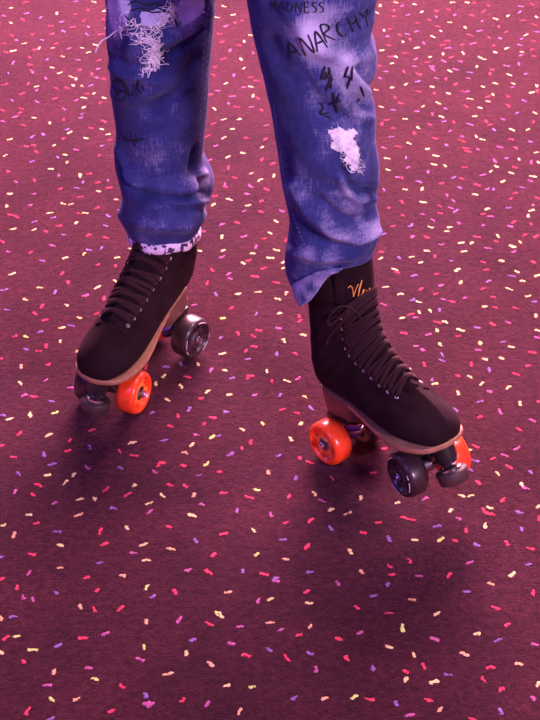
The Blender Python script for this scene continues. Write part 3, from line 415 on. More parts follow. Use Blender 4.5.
def make_skate(name, label, colours, st, shaft_word, m_side, lean=0.0):
    LEAN[0] = lean
    root = empty('roller_skate', label, 'roller skate', None)
    yc = lambda x: m_side*7*max(0, x/146)**2
    shift = lambda p: Vector((p.x, p.y+yc(p.x*1000)*mm, p.z))
    # --- boot upper: loft of slanted sections, with wall thickness at the collar
    mb = MB(); NS = 75; NR = 56; rings = []
    for i in range(NS+1):
        u = 15*i/NS; ring = []
        for k in range(NR):
            ph = 2*PI*k/NR; t = (1-math.cos(ph))/2; s = 1 if ph <= PI else -1
            p = bootpt(u, t, s)
            if u > 8:   # soft creases round the ankle
                a = .9*mm*math.sin(u*7.5+math.cos(ph)*2)*math.sin(ph)**2*min(1, (u-8)/1.5)*(1 if u < 13 else max(0, (14.5-u)/1.5))
                p = p+Vector((0, s*a, 0))
            ring.append(shift(p))
        rings.append(ring)
    c = [sum((p for p in rings[-1]), Vector())/NR]
    inner = []
    for dz, sc in ((0.0015, .985), (0.001, .95), (-.01, .93), (-.045, .90)):
        inner.append([c[0]+(p-c[0])*sc+Vector((0, 0, dz)) for p in rings[-1]])
    loft(mb, rings+inner, True, True)
    boot = mb.build('boot', M['suede'], root)
    # --- facings: raised strips beside the lacing
    for s in (-1, 1):
        f = MB(); NU = 44; vs = []; NA = 6
        for i in range(NU+1):
            u = 5.0+i*(14.7-5.0)/NU; y0 = interp([(5, 12), (7, 19), (10, 23), (15, 25)], u)
            wd = interp([(5, 16), (8, 13), (15, 12)], u)
            for j in range(NA+1):
                q = j/NA; off = 2.6*(1-abs(2*q-1)**4)+.05*(0 if j in (0, NA) else 1)-.3
                y = min(y0+wd*q, sec(u)[4]*.985)
                p, n = top_at(u, s*y, off); vs.append(shift(p))
        f.add(vs, [(i*(NA+1)+j, i*(NA+1)+j+1, (i+1)*(NA+1)+j+1, (i+1)*(NA+1)+j) for i in range(NU) for j in range(NA)])
        f.build('eyelet_facing', M['suede'], root)
    # --- toe cap stitching line and quarter seam
    for (u0, t0, u1, t1) in ((4.2, .25, 9.0, .95),):
        for s in (-1, 1):
            K = 46; sb = MB()
            for i in range(K):
                a = i/K; b = (i+.6)/K
                P = []
                for q in (a, b):
                    u = u0+(u1-u0)*q; t = t0+(t1-t0)*q**1.3
                    P.append(shift(bootpt(u, t, s)+bootn(u, t, s)*.4*mm))
                tube(sb, P, .45*mm, 5)
            sb.build('seam_stitching', M['lace'], boot)
    # --- tongue: padded strip up the instep, standing above the collar
    tb = MB(); rg = []; NU = 40
    for i in range(NU+1):
        q = i/NU; u = 5.2+q*9.8
        hw = interp([(0, 10), (.15, 20), (.6, 25), (.85, 36), (1, 38)], q)
        over = []; under = []
        for j in range(13):
            y = hw*(j/6-1)
            p, n = top_at(min(u, 15), y*.98 if abs(y) < sec(u)[4] else y, 1.2+1.4*(1-abs(y/hw)**3)); over.append(shift(p)); under.append(shift(p-n*3.0*mm))
        rg.append(over+under[::-1])
    pu = rg[-1]
    d = Vector((.02, 0, .022))
    for j, (k, wsc) in enumerate(((.35, 1.0), (.75, 1.0), (1.15, .97), (1.5, .86), (1.68, .68), (1.74, .5))):
        cc = sum(pu, Vector())/len(pu)
        rg.append([Vector((cc.x+(p.x-cc.x), cc.y+(p.y-cc.y)*wsc, p.z))+Vector((-.002*k+.0045*k*k, 0, .024*k*(1 if m_side < 0 else .1))) for p in pu])
    loft(tb, rg)
    tongue = tb.build('tongue', M['tongue'], root)
    # --- sole
    so = MB(); st_ring = []
    N = 100; out = []
    for k in range(N):
        ph = 2*PI*k/N; x = 19.5+130.5*math.cos(ph); hw = interp(SOLE, x) if 0 < k < N and k != N//2 else 0
        out.append((x, hw*(1 if ph < PI else -1)))
    for dz, sc in ((1.5, .985), (.5, 1), (-4.5, 1.0), (-6, .985)):
        st_ring.append([Vector((19.5+(x-19.5)*(.5+.5*sc), y*sc+yc(x), sole_z(x)+dz))*mm for x, y in out])
    loft(so, st_ring); sole = so.build('sole', M['sole'], root, angle=.6)
    # --- heel block
    hb = MB(); hr = []
    hout = [(x, y) for x, y in out]
    def hz(x): return sole_z(x)+.5
    ho = []
    for k in range(48):
        ph = 2*PI*k/48; cx, cy = math.cos(ph), math.sin(ph)
        x = -68+44*math.copysign(abs(cx)**.75, cx); y = 33*math.copysign(abs(cy)**.7, cy)
        y = math.copysign(min(abs(y), interp(SOLE, x)+.6), y); ho.append((x, y))
    for fz, sc in ((1, 1), (.5, .97), (.05, .94), (0, .92)):
        hr.append([Vector((-68+(x+68)*sc, y*sc, 74+(hz(x)-74)*fz))*mm for x, y in ho])
    loft(hb, hr); hb.build('heel', M['heel'], root, angle=.8)
    # --- plate
    pb = MB(); pr = []
    po = []
    for k in range(48):
        ph = 2*PI*k/48; cx, cy = math.cos(ph), math.sin(ph); x = 18+110*math.copysign(abs(cx)**.8, cx)
        hw = interp([(-125, 10), (-88, 16), (-40, 15), (30, 15), (88, 27), (118, 20), (130, 16)], x)
        po.append((x, hw*math.copysign(min(1, abs(cy)*2.2), cy)))
    for z, sc in ((80, .96), (79, 1), (70, 1), (68, .95)):
        pr.append([Vector((18+(x-18)*sc, y*sc, z if x < 40 or z < 78 else z+1))*mm for x, y in po])
    loft(pb, pr)
    for x in (-78, 86):  # truck pads
        box(pb, (x*mm, 0, 64*mm), (44*mm, 36*mm, 12*mm), bev=.003)
    # forefoot riser between plate and sole
    box(pb, (60*mm, 0, 80*mm), (90*mm, 40*mm, 4*mm), bev=.001)
    pb.build('plate', M['black_metal'], root, angle=.7)
    # --- trucks, wheels
    for sx in (-1, 1):
        x = {-1: -78, 1: 86}[sx]; ang = st[0 if sx < 0 else 1]
        T0 = Matrix.Translation((x*mm, 0, 34*mm)) @ Matrix.Rotation(ang, 4, 'Z')
        tk = MB(); 
        hr = []
        for y in range(-24, 25, 2):
            r = 8+5*math.exp(-(y/11)**2); ring = []
            for k in range(20):
                q = 2*PI*k/20; ring.append(T0 @ (Vector((math.cos(q)*r, y, math.sin(q)*r+3*math.exp(-(y/11)**2)))*mm))
            hr.append(ring)
        loft(tk, hr)
        # ring yoke round the kingpin and pivot arm
        kp = -sx*14
        A = T0 @ Matrix.Translation((kp*mm, 0, 12*mm)) @ Matrix.Rotation(-sx*.28, 4, 'Y')
        lathe(tk, [(7*mm, -3*mm), (14*mm, -3*mm), (15*mm, 0), (14*mm, 3*mm), (7*mm, 3*mm)], A, 28)
        tube(tk, [T0 @ Vector((0, 0, 4*mm)), T0 @ Vector((sx*12*mm, 0, 16*mm)), T0 @ Vector((sx*20*mm, 0, 27*mm))], [7*mm, 6*mm, 4*mm], 12)
        truck = tk.build('truck', M['steel'], root, angle=.8)
        cu = MB(); lathe(cu, [(5*mm, 3*mm), (12.5*mm, 3*mm), (13.5*mm, 8*mm), (12.5*mm, 13*mm), (5*mm, 13*mm)], A, 28)
        lathe(cu, [(5*mm, -11*mm), (9*mm, -11*mm), (12.5*mm, -7*mm), (12*mm, -3*mm), (5*mm, -3*mm)], A, 28)
        cu.build('cushion', M['cushion'], truck)
        kpn = MB(); lathe(kpn, [(12*mm, 13*mm), (14*mm, 13.5*mm), (14*mm, 15.5*mm), (12*mm, 16*mm)], A, 28)
        lathe(kpn, [(4*mm, -20*mm), (4*mm, 26*mm)], A, 14); lathe(kpn, [(10*mm, -13.5*mm), (12*mm, -13*mm), (12*mm, -11.2*mm), (10*mm, -11*mm)], A, 24)
        lathe(kpn, [(7*mm, -19*mm), (7.5*mm, -18*mm), (7.5*mm, -14*mm), (7*mm, -13.5*mm)], A, 6)
        kpn.build('kingpin', M['chrome'], truck, angle=.6)
        ax = MB(); lathe(ax, [(3.8*mm, -55*mm), (3.8*mm, 55*mm)], T0 @ Matrix.Rotation(PI/2, 4, 'X'), 14); ax.build('axle', M['chrome'], truck, angle=.6)
        for sy in (-1, 1):
            col = colours[(sx, sy)]; W = wheel_M(x, sy*35.5, sy, ang)
            # local +z outward; width 36, radius 34
            tm, hm = (M['orange'], M['orange_hub']) if col == 'orange' else (M['dark_tyre'], M['dark_hub'])
            w = MB()
            prof = [(13, -11), (21, -12), (24, -15), (27, -16), (30.5, -15), (33, -11.5), (34, -7), (34, 7), (33, 11.5), (30.5, 15), (27.5, 16), (25.5, 15), (24, 11), (22, 8.5), (13, 8)]
            lathe(w, [(r*mm, z*mm) for r, z in prof], W, 56, close=False)
            wh = w.build('wheel', tm, root); wh['label'] = 'translucent orange wheel' if col == 'orange' else 'smoky dark wheel'
            h = MB(); lathe(h, [(11*mm, -11*mm), (16*mm, -11*mm), (16*mm, 11*mm), (14.5*mm, 12*mm), (11*mm, 11.5*mm)], W, 36, close=False)
            for q in range(5):
                R_ = W @ Matrix.Rotation(2*PI*q/5+.3, 4, 'Z'); box(h, (19.5*mm, 0, 9.8*mm), (9.5*mm, 5*mm, 4*mm), R_, .0008)
                R_ = W @ Matrix.Rotation(2*PI*q/5+.3, 4, 'Z'); box(h, (19.5*mm, 0, -12*mm), (9*mm, 5*mm, 3*mm), R_, .0008)
            h.build('hub', hm, wh, angle=.6)
            b = MB(); lathe(b, [(5*mm, 10*mm), (11*mm, 10*mm), (11*mm, 8*mm), (5*mm, 8*mm)], W, 28)
            lathe(b, [(4*mm, -11.5*mm), (11*mm, -11.5*mm), (11*mm, -9*mm), (5*mm, -9*mm)], W, 28); b.build('bearing', M['steel'], wh, angle=.6)
            nn = MB(); lathe(nn, [(6.0*mm, 10*mm), (6.5*mm, 11*mm), (6.5*mm, 15.5*mm), (5.5*mm, 17*mm), (3.5*mm, 17.5*mm)], W, 6)
            lathe(nn, [(3.5*mm, 17*mm), (3*mm, 20.5*mm)], W, 12); nn.build('axle_nut', M['chrome'], wh, angle=.5)
            if col != 'orange':
                for (a0, a1, rr) in ((-.5, .1, 28.6), (.25, .5, 28.6), (1.9, 2.5, 28.6), (2.7, 2.95, 28.6), (3.9, 4.6, 28.6)):
                    P = [W @ (Vector((rr*math.cos(a0+(a1-a0)*i/8), rr*math.sin(a0+(a1-a0)*i/8), 15.9))*mm) for i in range(9)]
                    pm = MB(); tube(pm, P, .7*mm, 6); pm.build('printed_mark', M['print'], wh)
    # --- toe stop
    TS = Matrix.Translation((131*mm, 0, 31*mm)) @ Matrix.Rotation(-.30, 4, 'Y')
    t = MB(); lathe(t, [(0.1*mm, -11*mm), (18*mm, -11*mm), (21*mm, -9.5*mm), (23*mm, 5*mm), (22.5*mm, 7*mm), (19*mm, 8.5*mm), (.1*mm, 8.5*mm)], TS, 44)
    ts = t.build('toe_stop', M['rubber'], root)
    t = MB(); lathe(t, [(13*mm, 8*mm), (16*mm, 8.5*mm), (16*mm, 12*mm), (14*mm, 13*mm), (7*mm, 13*mm)], TS, 32)
    lathe(t, [(9.5*mm, 15*mm), (10.5*mm, 16*mm), (10.5*mm, 20*mm), (9*mm, 21*mm)], TS, 6); t.build('lock_nut', M['chrome'], ts, angle=.5)
    t = MB(); lathe(t, [(8*mm, 14*mm), (14*mm, 21*mm), (16*mm, 28*mm), (17*mm, 50*mm)], TS, 28); t.build('toe_stop_mount', M['black_metal'], root, angle=.6)
    # --- laces
    rows = [5.6+i*.61 for i in range(12 if m_side < 0 else 11)]
    def ey(u): return interp([(5, 20), (7, 25), (10, 28), (14, 29)], u)
    eb = MB()
    for i, u in enumerate(rows):
        for s in (-1, 1):
            p, n = top_at(u, s*(ey(u)+1.5), 2.6); a, b_ = frame(n); p = shift(p)
            Mx = Matrix((( a.x, b_.x, n.x, p.x), (a.y, b_.y, n.y, p.y), (a.z, b_.z, n.z, p.z), (0, 0, 0, 1)))
            e = MB(); lathe(e, [(1.3*mm, 0), (1.5*mm, .9*mm), (2.6*mm, .9*mm), (3.1*mm, 0)], Mx, 14, close=False); e.build('eyelet', M['steel'], root)
    lb = MB(); LR = random.Random(3 if m_side > 0 else 5)
    for i in range(len(rows)-1):
        for s in (-1, 1):
            u0, u1 = rows[i], rows[i+1]; pts = []; nr = []; K = 18
            bow = LR.uniform(-.12, .12)
            for k in range(K+1):
                q = k/K; y = s*(-ey(u0)-2+(ey(u0)+ey(u1)+3.5)*q); u = u0+((u1-u0)*q if s > 0 else (u1-u0)*(.55+.1*q))+bow*math.sin(PI*q)
                lift = 3.4+2.2*math.sin(PI*q)**.6+(1.1 if s > 0 else 0)*math.sin(PI*q)
                if k == 0: lift = 1.6
                p, n = top_at(u, max(-sec(u)[4]*.97, min(sec(u)[4]*.97, y)), lift); pts.append(shift(p)); nr.append(n)
            tube(lb, pts, 3.3*mm, 8, flat=.36, nrm=nr)
    # extra straight wraps round the ankle
    for u, tilt in ((12.4 if m_side < 0 else 11.3, .25),):
        pts = []; nr = []
        for k in range(25):
            q = k/24; y = -38+76*q; uu = u+tilt*(q-.5)
            p, n = top_at(uu, max(-sec(uu)[4]*.97, min(sec(uu)[4]*.97, y)), 4.2+2.2*math.sin(PI*q)); pts.append(shift(p)); nr.append(n)
        tube(lb, pts, 3.4*mm, 8, flat=.4, nrm=nr)
    lb.build('laces', M['lace'], root)
    # bow: knot, two loops and two loose ends at the front of the ankle
    bb = MB(); k0, n0 = top_at(12.2 if m_side < 0 else 11.3, -24, 7); k0 = shift(k0)
    def off(pts): return [k0+Vector(p)*mm*(.8 if m_side < 0 else .6) for p in pts]
    loops = [[(0, 0, 0), (2, -14, 10), (0, -30, 10), (-8, -42, -4), (-10, -40, -18), (-6, -26, -14), (0, -8, -4), (0, 0, 0)],
             [(0, 0, 0), (6, 12, 8), (8, 26, 4), (6, 34, -8), (6, 24, -14), (4, 8, -6), (0, 0, 0)],
             [(0, 0, 0), (4, -10, -8), (-4, -26, -26), (-16, -38, -40), (-22, -44, -56)],
             [(0, 0, 0), (8, 8, -10), (10, 14, -26), (8, 22, -38)]]
    for L in loops:
        tube(bb, smooth_path(off(L), 6), 2.3*mm, 8, flat=.6)
    box(bb, (0, 0, 0), (9*mm, 11*mm, 9*mm), Matrix.Translation(k0), .003)
    bb.build('lace_bow', M['lace'], root)
    return root, tongue

WB = .088
def place(root, pivx, pos, yaw, pit, lift=0):
    R = Matrix.Rotation(yaw, 4, 'Z') @ Matrix.Rotation(-pit, 4, 'Y')
    root.matrix_world = Matrix.Translation(Vector(pos)+Vector((0, 0, lift))-(R @ Vector((pivx, 0, 0)))) @ R
    return root.matrix_world.copy()
OR, DK = 'orange', 'dark'
skA, tonA = make_skate('a', 'black lace-up roller skate with front wheels raised, gold script on its tongue', {(-1, -1): OR, (1, -1): DK, (1, 1): OR, (-1, 1): DK}, (-.05, -.22), '', -1, .17)
MA = place(skA, -.078, (.1208, 1.9050, 0), -.83, .25, .0015)
skB, tonB = make_skate('b', 'black lace-up roller skate standing flat, its tongue covered by printed jeans cuff', {(1, 1): OR, (-1, 1): DK, (1, -1): DK, (-1, -1): OR}, (-.10, .144), '', 1, -.13)
MB_ = place(skB, .086, (-.2382, 2.018, 0), -2.115, -.0274, 0.0004)

# ------------------------------------------------------------------ person: legs and jeans
ankA = MA @ Vector((-.048, 0, .300)); ankB = MB_ @ Vector((-.090, 0, .300))
print('ANK', proj(ankA), ankA, proj(ankB), ankB)
#                 py, xl, xr, tilt(mm, + lifts the front), depth ratio
SIL_B = [(0, 106, 216), (15, 106, 215), (30, 106, 213.5), (45, 107, 212), (60, 109, 210.5), (75, 110, 209.5), (90, 111, 209), (105, 113, 208), (120, 115, 206.5), (135, 115.5, 205), (146, 114.5, 204), (154, 114.5, 203), (162, 115, 206), (170, 117, 210), (178, 119, 214), (186, 121, 213.5), (193, 123, 209), (199, 121.5, 206), (206, 119.5, 206), (213, 120, 204.5), (221, 123, 202), (229, 127, 199)]
SIL_A = [(0, 247, 376), (15, 250, 375), (30, 252.5, 371.5), (45, 256, 375), (60, 259.5, 377), (72, 262.5, 374.5), (82, 265, 370.5), (92, 267, 370), (104, 270, 374.5), (116, 272.5, 376), (130, 275, 376), (145, 277, 376.5), (160, 278.5, 379), (175, 280.5, 379), (188, 283, 377), (200, 285.5, 375), (210, 287.5, 377), (220, 289, 380), (230, 288, 379.5), (240, 285, 377.5), (249, 284, 375)]
FOLDS_B = [([(116, 160), (128, 182), (150, 196), (180, 200), (204, 194)], 4.5, -6.5), ([(140, 196), (170, 209), (204, 207)], 3.5, -4.5),
           ([(150, 202), (178, 205), (206, 201)], 3.5, 3), ([(122, 212), (150, 224), (185, 226), (203, 214)], 7, 4), ([(128, 175), (150, 186), (190, 188)], 8, 3.5),
           ([(118, 148), (125, 168), (140, 185)], 4, 3.5), ([(196, 150), (192, 170), (200, 186)], 4, -4), ([(205, 172), (196, 176), (190, 184)], 3.5, 4),
           ([(108, 55), (125, 66), (150, 72), (165, 62)], 5, -4), ([(110, 66), (130, 76), (160, 80)], 5, 3), ([(112, 92), (135, 100), (170, 84)], 7, 2.5),
           ([(150, 110), (175, 90), (195, 60)], 8, -3), ([(165, 40), (190, 30), (208, 12)], 6, 3.5), ([(150, 62), (180, 48), (205, 30)], 4, -3.5), ([(120, 10), (135, 30), (130, 50)], 4, 3),
           ([(140, 150), (165, 140), (190, 120)], 9, 2)]
FOLDS_A = [([(292, 185), (308, 210), (330, 229), (356, 239), (374, 230)], 6.5, 8), ([(318, 200), (336, 216), (356, 224), (372, 216)], 5, -5),
           ([(290, 212), (305, 232), (330, 247), (372, 250)], 5, -5), ([(292, 250), (320, 258), (350, 256), (372, 248)], 5, 4),
           ([(345, 168), (349, 182), (358, 191), (375, 190)], 3.5, -7), ([(340, 176), (345, 190), (357, 199), (374, 199)], 4, 5),
           ([(352, 72), (362, 86), (371, 96)], 3.5, 5), ([(344, 82), (354, 98), (368, 108)], 3.5, -5), ([(356, 66), (366, 78), (373, 84)], 3, -4.5), ([(340, 100), (352, 114), (370, 118)], 4, 4),
           ([(290, 10), (310, 45), (345, 62), (372, 52)], 8, 4.5), ([(270, 40), (285, 75), (320, 110)], 9, -3.5), ([(300, 70), (320, 100), (350, 125)], 6, -3), ([(355, 30), (362, 20), (372, 12)], 4, -4),
           ([(372, 195), (366, 206), (376, 214)], 3, -4), ([(296, 140), (312, 160), (340, 178)], 8, 2.5), ([(286, 150), (292, 185), (304, 215)], 4, -3)]
WASH_LIT_B = [(118, 14, 10, 22, .75), (185, 12, 16, 18, .42), (170, 130, 22, 30, .10), (160, 160, 30, 12, .12), (200, 178, 9, 10, .35), (165, 222, 22, 9, .06), (205, 195, 4, 30, .3)]  # knee fade, plus lit right-edge highlights put into the denim colour
WASH_LIT_A = [(313, 35, 20, 22, .85), (345, 70, 20, 25, .45), (330, 12, 22, 12, .2), (360, 95, 12, 18, .35), (305, 190, 14, 26, .18), (335, 232, 26, 8, .12), (368, 226, 12, 10, .2), (345, 195, 20, 28, .16), (325, 262, 24, 12, .15), (340, 130, 22, 22, .18), (310, 250, 10, 10, .2)]  # denim fade and lavender light on knee and front, both painted as paler colour
def segdist(px, py, L):
    best = 1e9
    for (ax, ay), (bx, by) in zip(L, L[1:]):
        dx, dy = bx-ax, by-ay; t = max(0, min(1, ((px-ax)*dx+(py-ay)*dy)/(dx*dx+dy*dy))); d = math.hypot(px-ax-dx*t, py-ay-dy*t)
        best = min(best, d)
    return best

def solve_center(px, py, y0, z0, slope):
    d = ray(px, py)   # Y = y0 + slope*(Z-z0)
    t = (y0+slope*(CAM_H-z0))/(d.y-slope*d.z); return CAM+d*t
jm = MB(); wash_shade = []; centers = {}
NRG = 128
def leg(sil, ank, slope, folds, wash_lights, hem, key, seed):
    data = []
    for (py, xl, xr) in sil:
        c = solve_center((xl+xr)/2, py, ank.y, ank.z, slope); z = proj(c)[2]; data.append((c.x, c.y, c.z, (xr-xl)/2/FPX*z))
    # thigh above the frame
    c0 = data[0]; hx = .055 if key == 'A' else -.155
    ex = [(hx*.9+c0[0]*.1, ank.y+.02, .93, .098), (c0[0]*.4+hx*.6, ank.y-.0, .85, .094), (c0[0]*.75+hx*.25, c0[1]+.0, .76, .085)]
    data = ex+data
    # hem rings: (py centre, xl, xr)
    base = []
    sub = 5
    for k in range((len(data)-1)*sub+1): base.append(cr(data, k/sub))
    h = [solve_center((a+b)/2, py, ank.y, ank.z, slope) for py, a, b in hem]
    hd = [(c.x, c.y, c.z, (b-a)/2/FPX*proj(c)[2]) for c, (py, a, b) in zip(h, hem)]
    base = base[:-1]+[cr([data[-1]]+hd, k/sub) for k in range(len(hd)*sub+1)]
    n = len(base); rings = []; W = []
    for i, (cx, cy, cz, r) in enumerate(base):
        tl = 0
        zb = base[-1][2]; k = max(0, 1-(cz-zb)/.07); tl = TILT[key]*k*k*(3-2*k)
        ring = []
        for j in range(NRG):
            th = 2*PI*j/NRG; co, si = math.cos(th), math.sin(th)
            rx, ry = r, r*(1.05 if cz > .5 else .98)
            if cz < ank.z+.05: ry = max(ry, .058 if key == 'A' else .058+.022*min(1, (ank.z+.05-cz)/.04))
            hx_ = 0
            if key == 'A': hx_ = k*k*(3-2*k)*(.012*co-.022*math.exp(-((th-2.75)/.62)**2))
            p = Vector((cx+rx*math.copysign(abs(co)**.95, co), cy-ry*math.copysign(abs(si)**.95, si), cz+tl*si+hx_))
            nrm = Vector((co, -si, 0)); u, v, _ = proj(p)
            vis = max(0, min(1, (nrm.dot((CAM-p).normalized())+.1)/.3)); d = 0
            side = min(1, max(0, abs(si)*1.6))   # keep measured outline
            for L, wd, amp in folds:
                xs = [q[0] for q in L]; ys = [q[1] for q in L]
                if u < min(xs)-3*wd or u > max(xs)+3*wd or v < min(ys)-3*wd or v > max(ys)+3*wd: continue
                q = segdist(u, v, L)/wd; d += (1.9 if key == 'A' else 2.7)*amp*math.exp(-q*q)*vis
            # random drapery for what the picture does not fix
            g = mnoise.noise(Vector((co*2.2+seed, si*2.2, cz*16)))*3.2+mnoise.noise(Vector((co*4+seed, si*4+3, cz*40-co*6)))*1.6
            low = max(0, min(1, (.42-cz)/.1)); g += low*math.sin(cz*150+2.2*math.sin(th*2+seed))*1.7*(1-.6*vis)
            wv = .35 if vis > .5 else 1
            d = d*side+g*(.45 if vis > .5 else .9)*(.4+.6*side)
            p = p+nrm*d*mm
            ring.append(p)
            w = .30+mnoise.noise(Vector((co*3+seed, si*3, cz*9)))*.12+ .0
            for ax, ay, sx, sy, am in wash_lights: w += am*math.exp(-((u-ax)/sx)**2-((v-ay)/sy)**2)*vis
            for L, wd, amp in folds:           # paler along raised creases, darker in the folds
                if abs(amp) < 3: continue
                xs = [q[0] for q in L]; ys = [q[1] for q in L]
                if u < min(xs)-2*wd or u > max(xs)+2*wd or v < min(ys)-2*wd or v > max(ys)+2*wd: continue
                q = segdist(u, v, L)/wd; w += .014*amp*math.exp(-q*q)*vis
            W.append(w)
        rings.append(ring)
    # turn the hem inside
    last = rings[-1]; cc = sum(last, Vector())/NRG
    for sc, dz in ((.985, -.0015), (.955, .0005), (.93, .02), (.90, .045)):
        rings.append([cc+(p-cc)*sc+Vector((0, 0, dz)) for p in last]); W += [.55]*NRG
    global wash_shade
    wash_shade += W; loft(jm, rings, True, False); centers[key] = (base, last)
    return rings
TILT = {'A': .030, 'B': .026}
ringsB = leg(SIL_B, ankB, -.06, FOLDS_B, WASH_LIT_B, [(234, 129, 198.5)], 'B', 1.3)
ringsA = leg(SIL_A, ankA, -.05, FOLDS_A, WASH_LIT_A, [(257, 286, 373), (264, 289, 371)], 'A', 7.7)
# hips
hr = []
for z, rx, ry in ((.84, .155, .10), (.90, .185, .125), (.96, .19, .13), (1.02, .175, .12), (1.05, .165, .115)):
    hr.append([Vector((-.05+rx*math.cos(2*PI*k/48), ankA.y*.5+ankB.y*.5+.01-ry*math.sin(2*PI*k/48), z)) for k in range(48)])
loft(jm, hr); wash_shade += [.3]*(48*5)

person = empty('person', 'person standing in ripped and scribbled blue jeans and roller skates', 'person')
person.location = (-.05, 2.0, 0)
def pchild(o, par=person):
    o.parent = par
    o.matrix_parent_inverse = Matrix.Translation((.05, -2.0, 0))
    return o
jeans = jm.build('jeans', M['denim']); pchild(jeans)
at = jeans.data.attributes.new('wash_shade', 'FLOAT', 'POINT'); at.data.foreach_set('value', wash_shade[:len(jeans.data.vertices)])
BV = BVHTree.FromPolygons(jm.v, jm.f)

# body: one continuous skinned surface, hips, legs and feet inside the boots
def body():
    me = bpy.data.meshes.new('body'); V = []; E = []; Rr = []
    def v(p, r, prev=None):
        V.append(tuple(p)); Rr.append(r)
        if prev is not None: E.append((prev, len(V)-1))
        return len(V)-1
    hip = v((-.05, 2.02, .93), .105); v((-.05, 2.02, 1.0), .11, hip)
    for key, Mx, ank, s in (('A', MA, ankA, 1), ('B', MB_, ankB, -1)):
        b = centers[key][0]
        q = v((-.05+s*.085, 2.01, .86), .078, hip)
        for cx, cy, cz, r in (b[10], b[22], b[40], b[70], b[90], b[-1]):
            rr = {0: .07, 1: .055, 2: .052, 3: .046, 4: .036, 5: .032}[[b[10], b[22], b[40], b[70], b[90], b[-1]].index((cx, cy, cz, r))]
            q = v((cx, cy, cz), min(rr, r*.85), q)
        for P, r in (((-.080, 0, .27), .028), ((-.085, 0, .20), .028), ((-.06, 0, .15), .030), ((.0, 0, .13), .026), ((.07, 0, .115), .020), ((.11, 0, .11), .014)):
            q = v(Mx @ Vector(P), r, q)
    me.from_pydata(V, E, []); o = bpy.data.objects.new('body', me); C.objects.link(o)
    sk = o.modifiers.new('skin', 'SKIN'); sk.use_smooth_shade = True
    for i, r in enumerate(Rr): me.skin_vertices[0].data[i].radius = (r, r); me.skin_vertices[0].data[i].use_root = (i == 0)
    ss = o.modifiers.new('sub', 'SUBSURF'); ss.levels = 1; ss.render_levels = 2
    me.materials.append(M['skin']); return pchild(o)
body()

def hit(px, py, off=.0008):
    d = ray(px, py); h = BV.ray_cast(CAM, d)
    if h[0] is None: return None, None
    n = h[1] if h[1].dot(d) < 0 else -h[1]
    return h[0]+n*off, n
def surf_stroke(mb, pts, w, off=.0009, sub=4, flat=.35):
    P = []; Nn = []
    path = smooth_path([(x, y, 0) for x, y in pts], sub) if len(pts) > 2 else [Vector((pts[0][0]+(pts[1][0]-pts[0][0])*k/6, pts[0][1]+(pts[1][1]-pts[0][1])*k/6, 0)) for k in range(7)]
    for q in path:
        p, n = hit(q.x, q.y, off)
        if p is None or (P and (p-P[-1]).length > .02): continue
        P.append(p); Nn.append(n)
    if len(P) >= 2:
        K = len(P); tube(mb, P, [w*mm*(.55+.45*math.sin(PI*(i+.6)/(K+.2))) for i in range(K)], 6, flat=flat, nrm=Nn)
# ---- handwriting in black marker
LET = {'A': [[(0, 1), (.45, 0), (.9, 1)], [(.15, .62), (.85, .6)]], 'N': [[(0, 1), (.1, 0), (.8, 1), (.85, 0)]], 'R': [[(0, 1), (.05, 0), (.6, .05), (.7, .3), (.1, .5), (.8, 1)]],
       'C': [[(.8, .1), (.3, .1), (.05, .55), (.3, .95), (.8, .85)]], 'H': [[(0, 0), (.05, 1)], [(.75, 0), (.8, 1)], [(0, .5), (.8, .45)]], 'Y': [[(0, 0), (.4, .45), (.85, 0)], [(.4, .45), (.3, 1)]],
       'D': [[(0, 0), (.05, 1), (.6, .8), (.7, .3), (0, 0)]], 'E': [[(.7, 0), (0, .05), (.05, 1), (.75, .95)], [(0, .5), (.6, .45)]], 'S': [[(.8, .1), (.3, 0), (.1, .3), (.7, .6), (.6, .95), (0, .95)]], 'M': [[(0, 1), (.1, 0), (.45, .6), (.8, 0), (.9, 1)]],
       'O': [[(.4, 0), (.05, .4), (.3, 1), (.8, .6), (.4, 0)]], 'W': [[(0, 0), (.2, 1), (.45, .4), (.7, 1), (.9, 0)]], 'U': [[(0, 0), (.1, .9), (.6, .95), (.8, 0)]], 'F': [[(.8, 0), (0, .05), (.05, 1)], [(0, .5), (.6, .45)]]}
def write(mb, ch, x, y, w, h, rot, lw):
    ca, sa = math.cos(rot), math.sin(rot)
    for st in LET[ch]:
        surf_stroke(mb, [(x+(a*w)*ca+(b*h)*sa, y-(a*w)*sa+(b*h)*ca) for a, b in st], lw, sub=5)
ink = MB()
for ch, x, y, w, h in (('A', 285, 44, 12, 17), ('N', 299, 38, 11, 19), ('A', 310, 33, 12, 20), ('R', 320, 26, 11, 18), ('C', 334, 23, 10, 16), ('H', 347, 17, 10, 16), ('Y', 359, 12, 10, 16)):
    write(ink, ch, x, y, w, h, .38, 1.35)
pchild(ink.build('ink_writing', M['ink']), jeans).matrix_parent_inverse = Matrix.Identity(4); ink = MB()
for ch, x in (('M', 272), ('A', 280), ('D', 288), ('N', 296), ('E', 305), ('S', 312), ('S', 319)):
    write(ink, ch, x, 2 if ch != 'M' else 1, 6.5, 10, -.03, .8)
pchild(ink.build('ink_writing', M['ink']), jeans).matrix_parent_inverse = Matrix.Identity(4); ink = MB()
ink2 = MB()
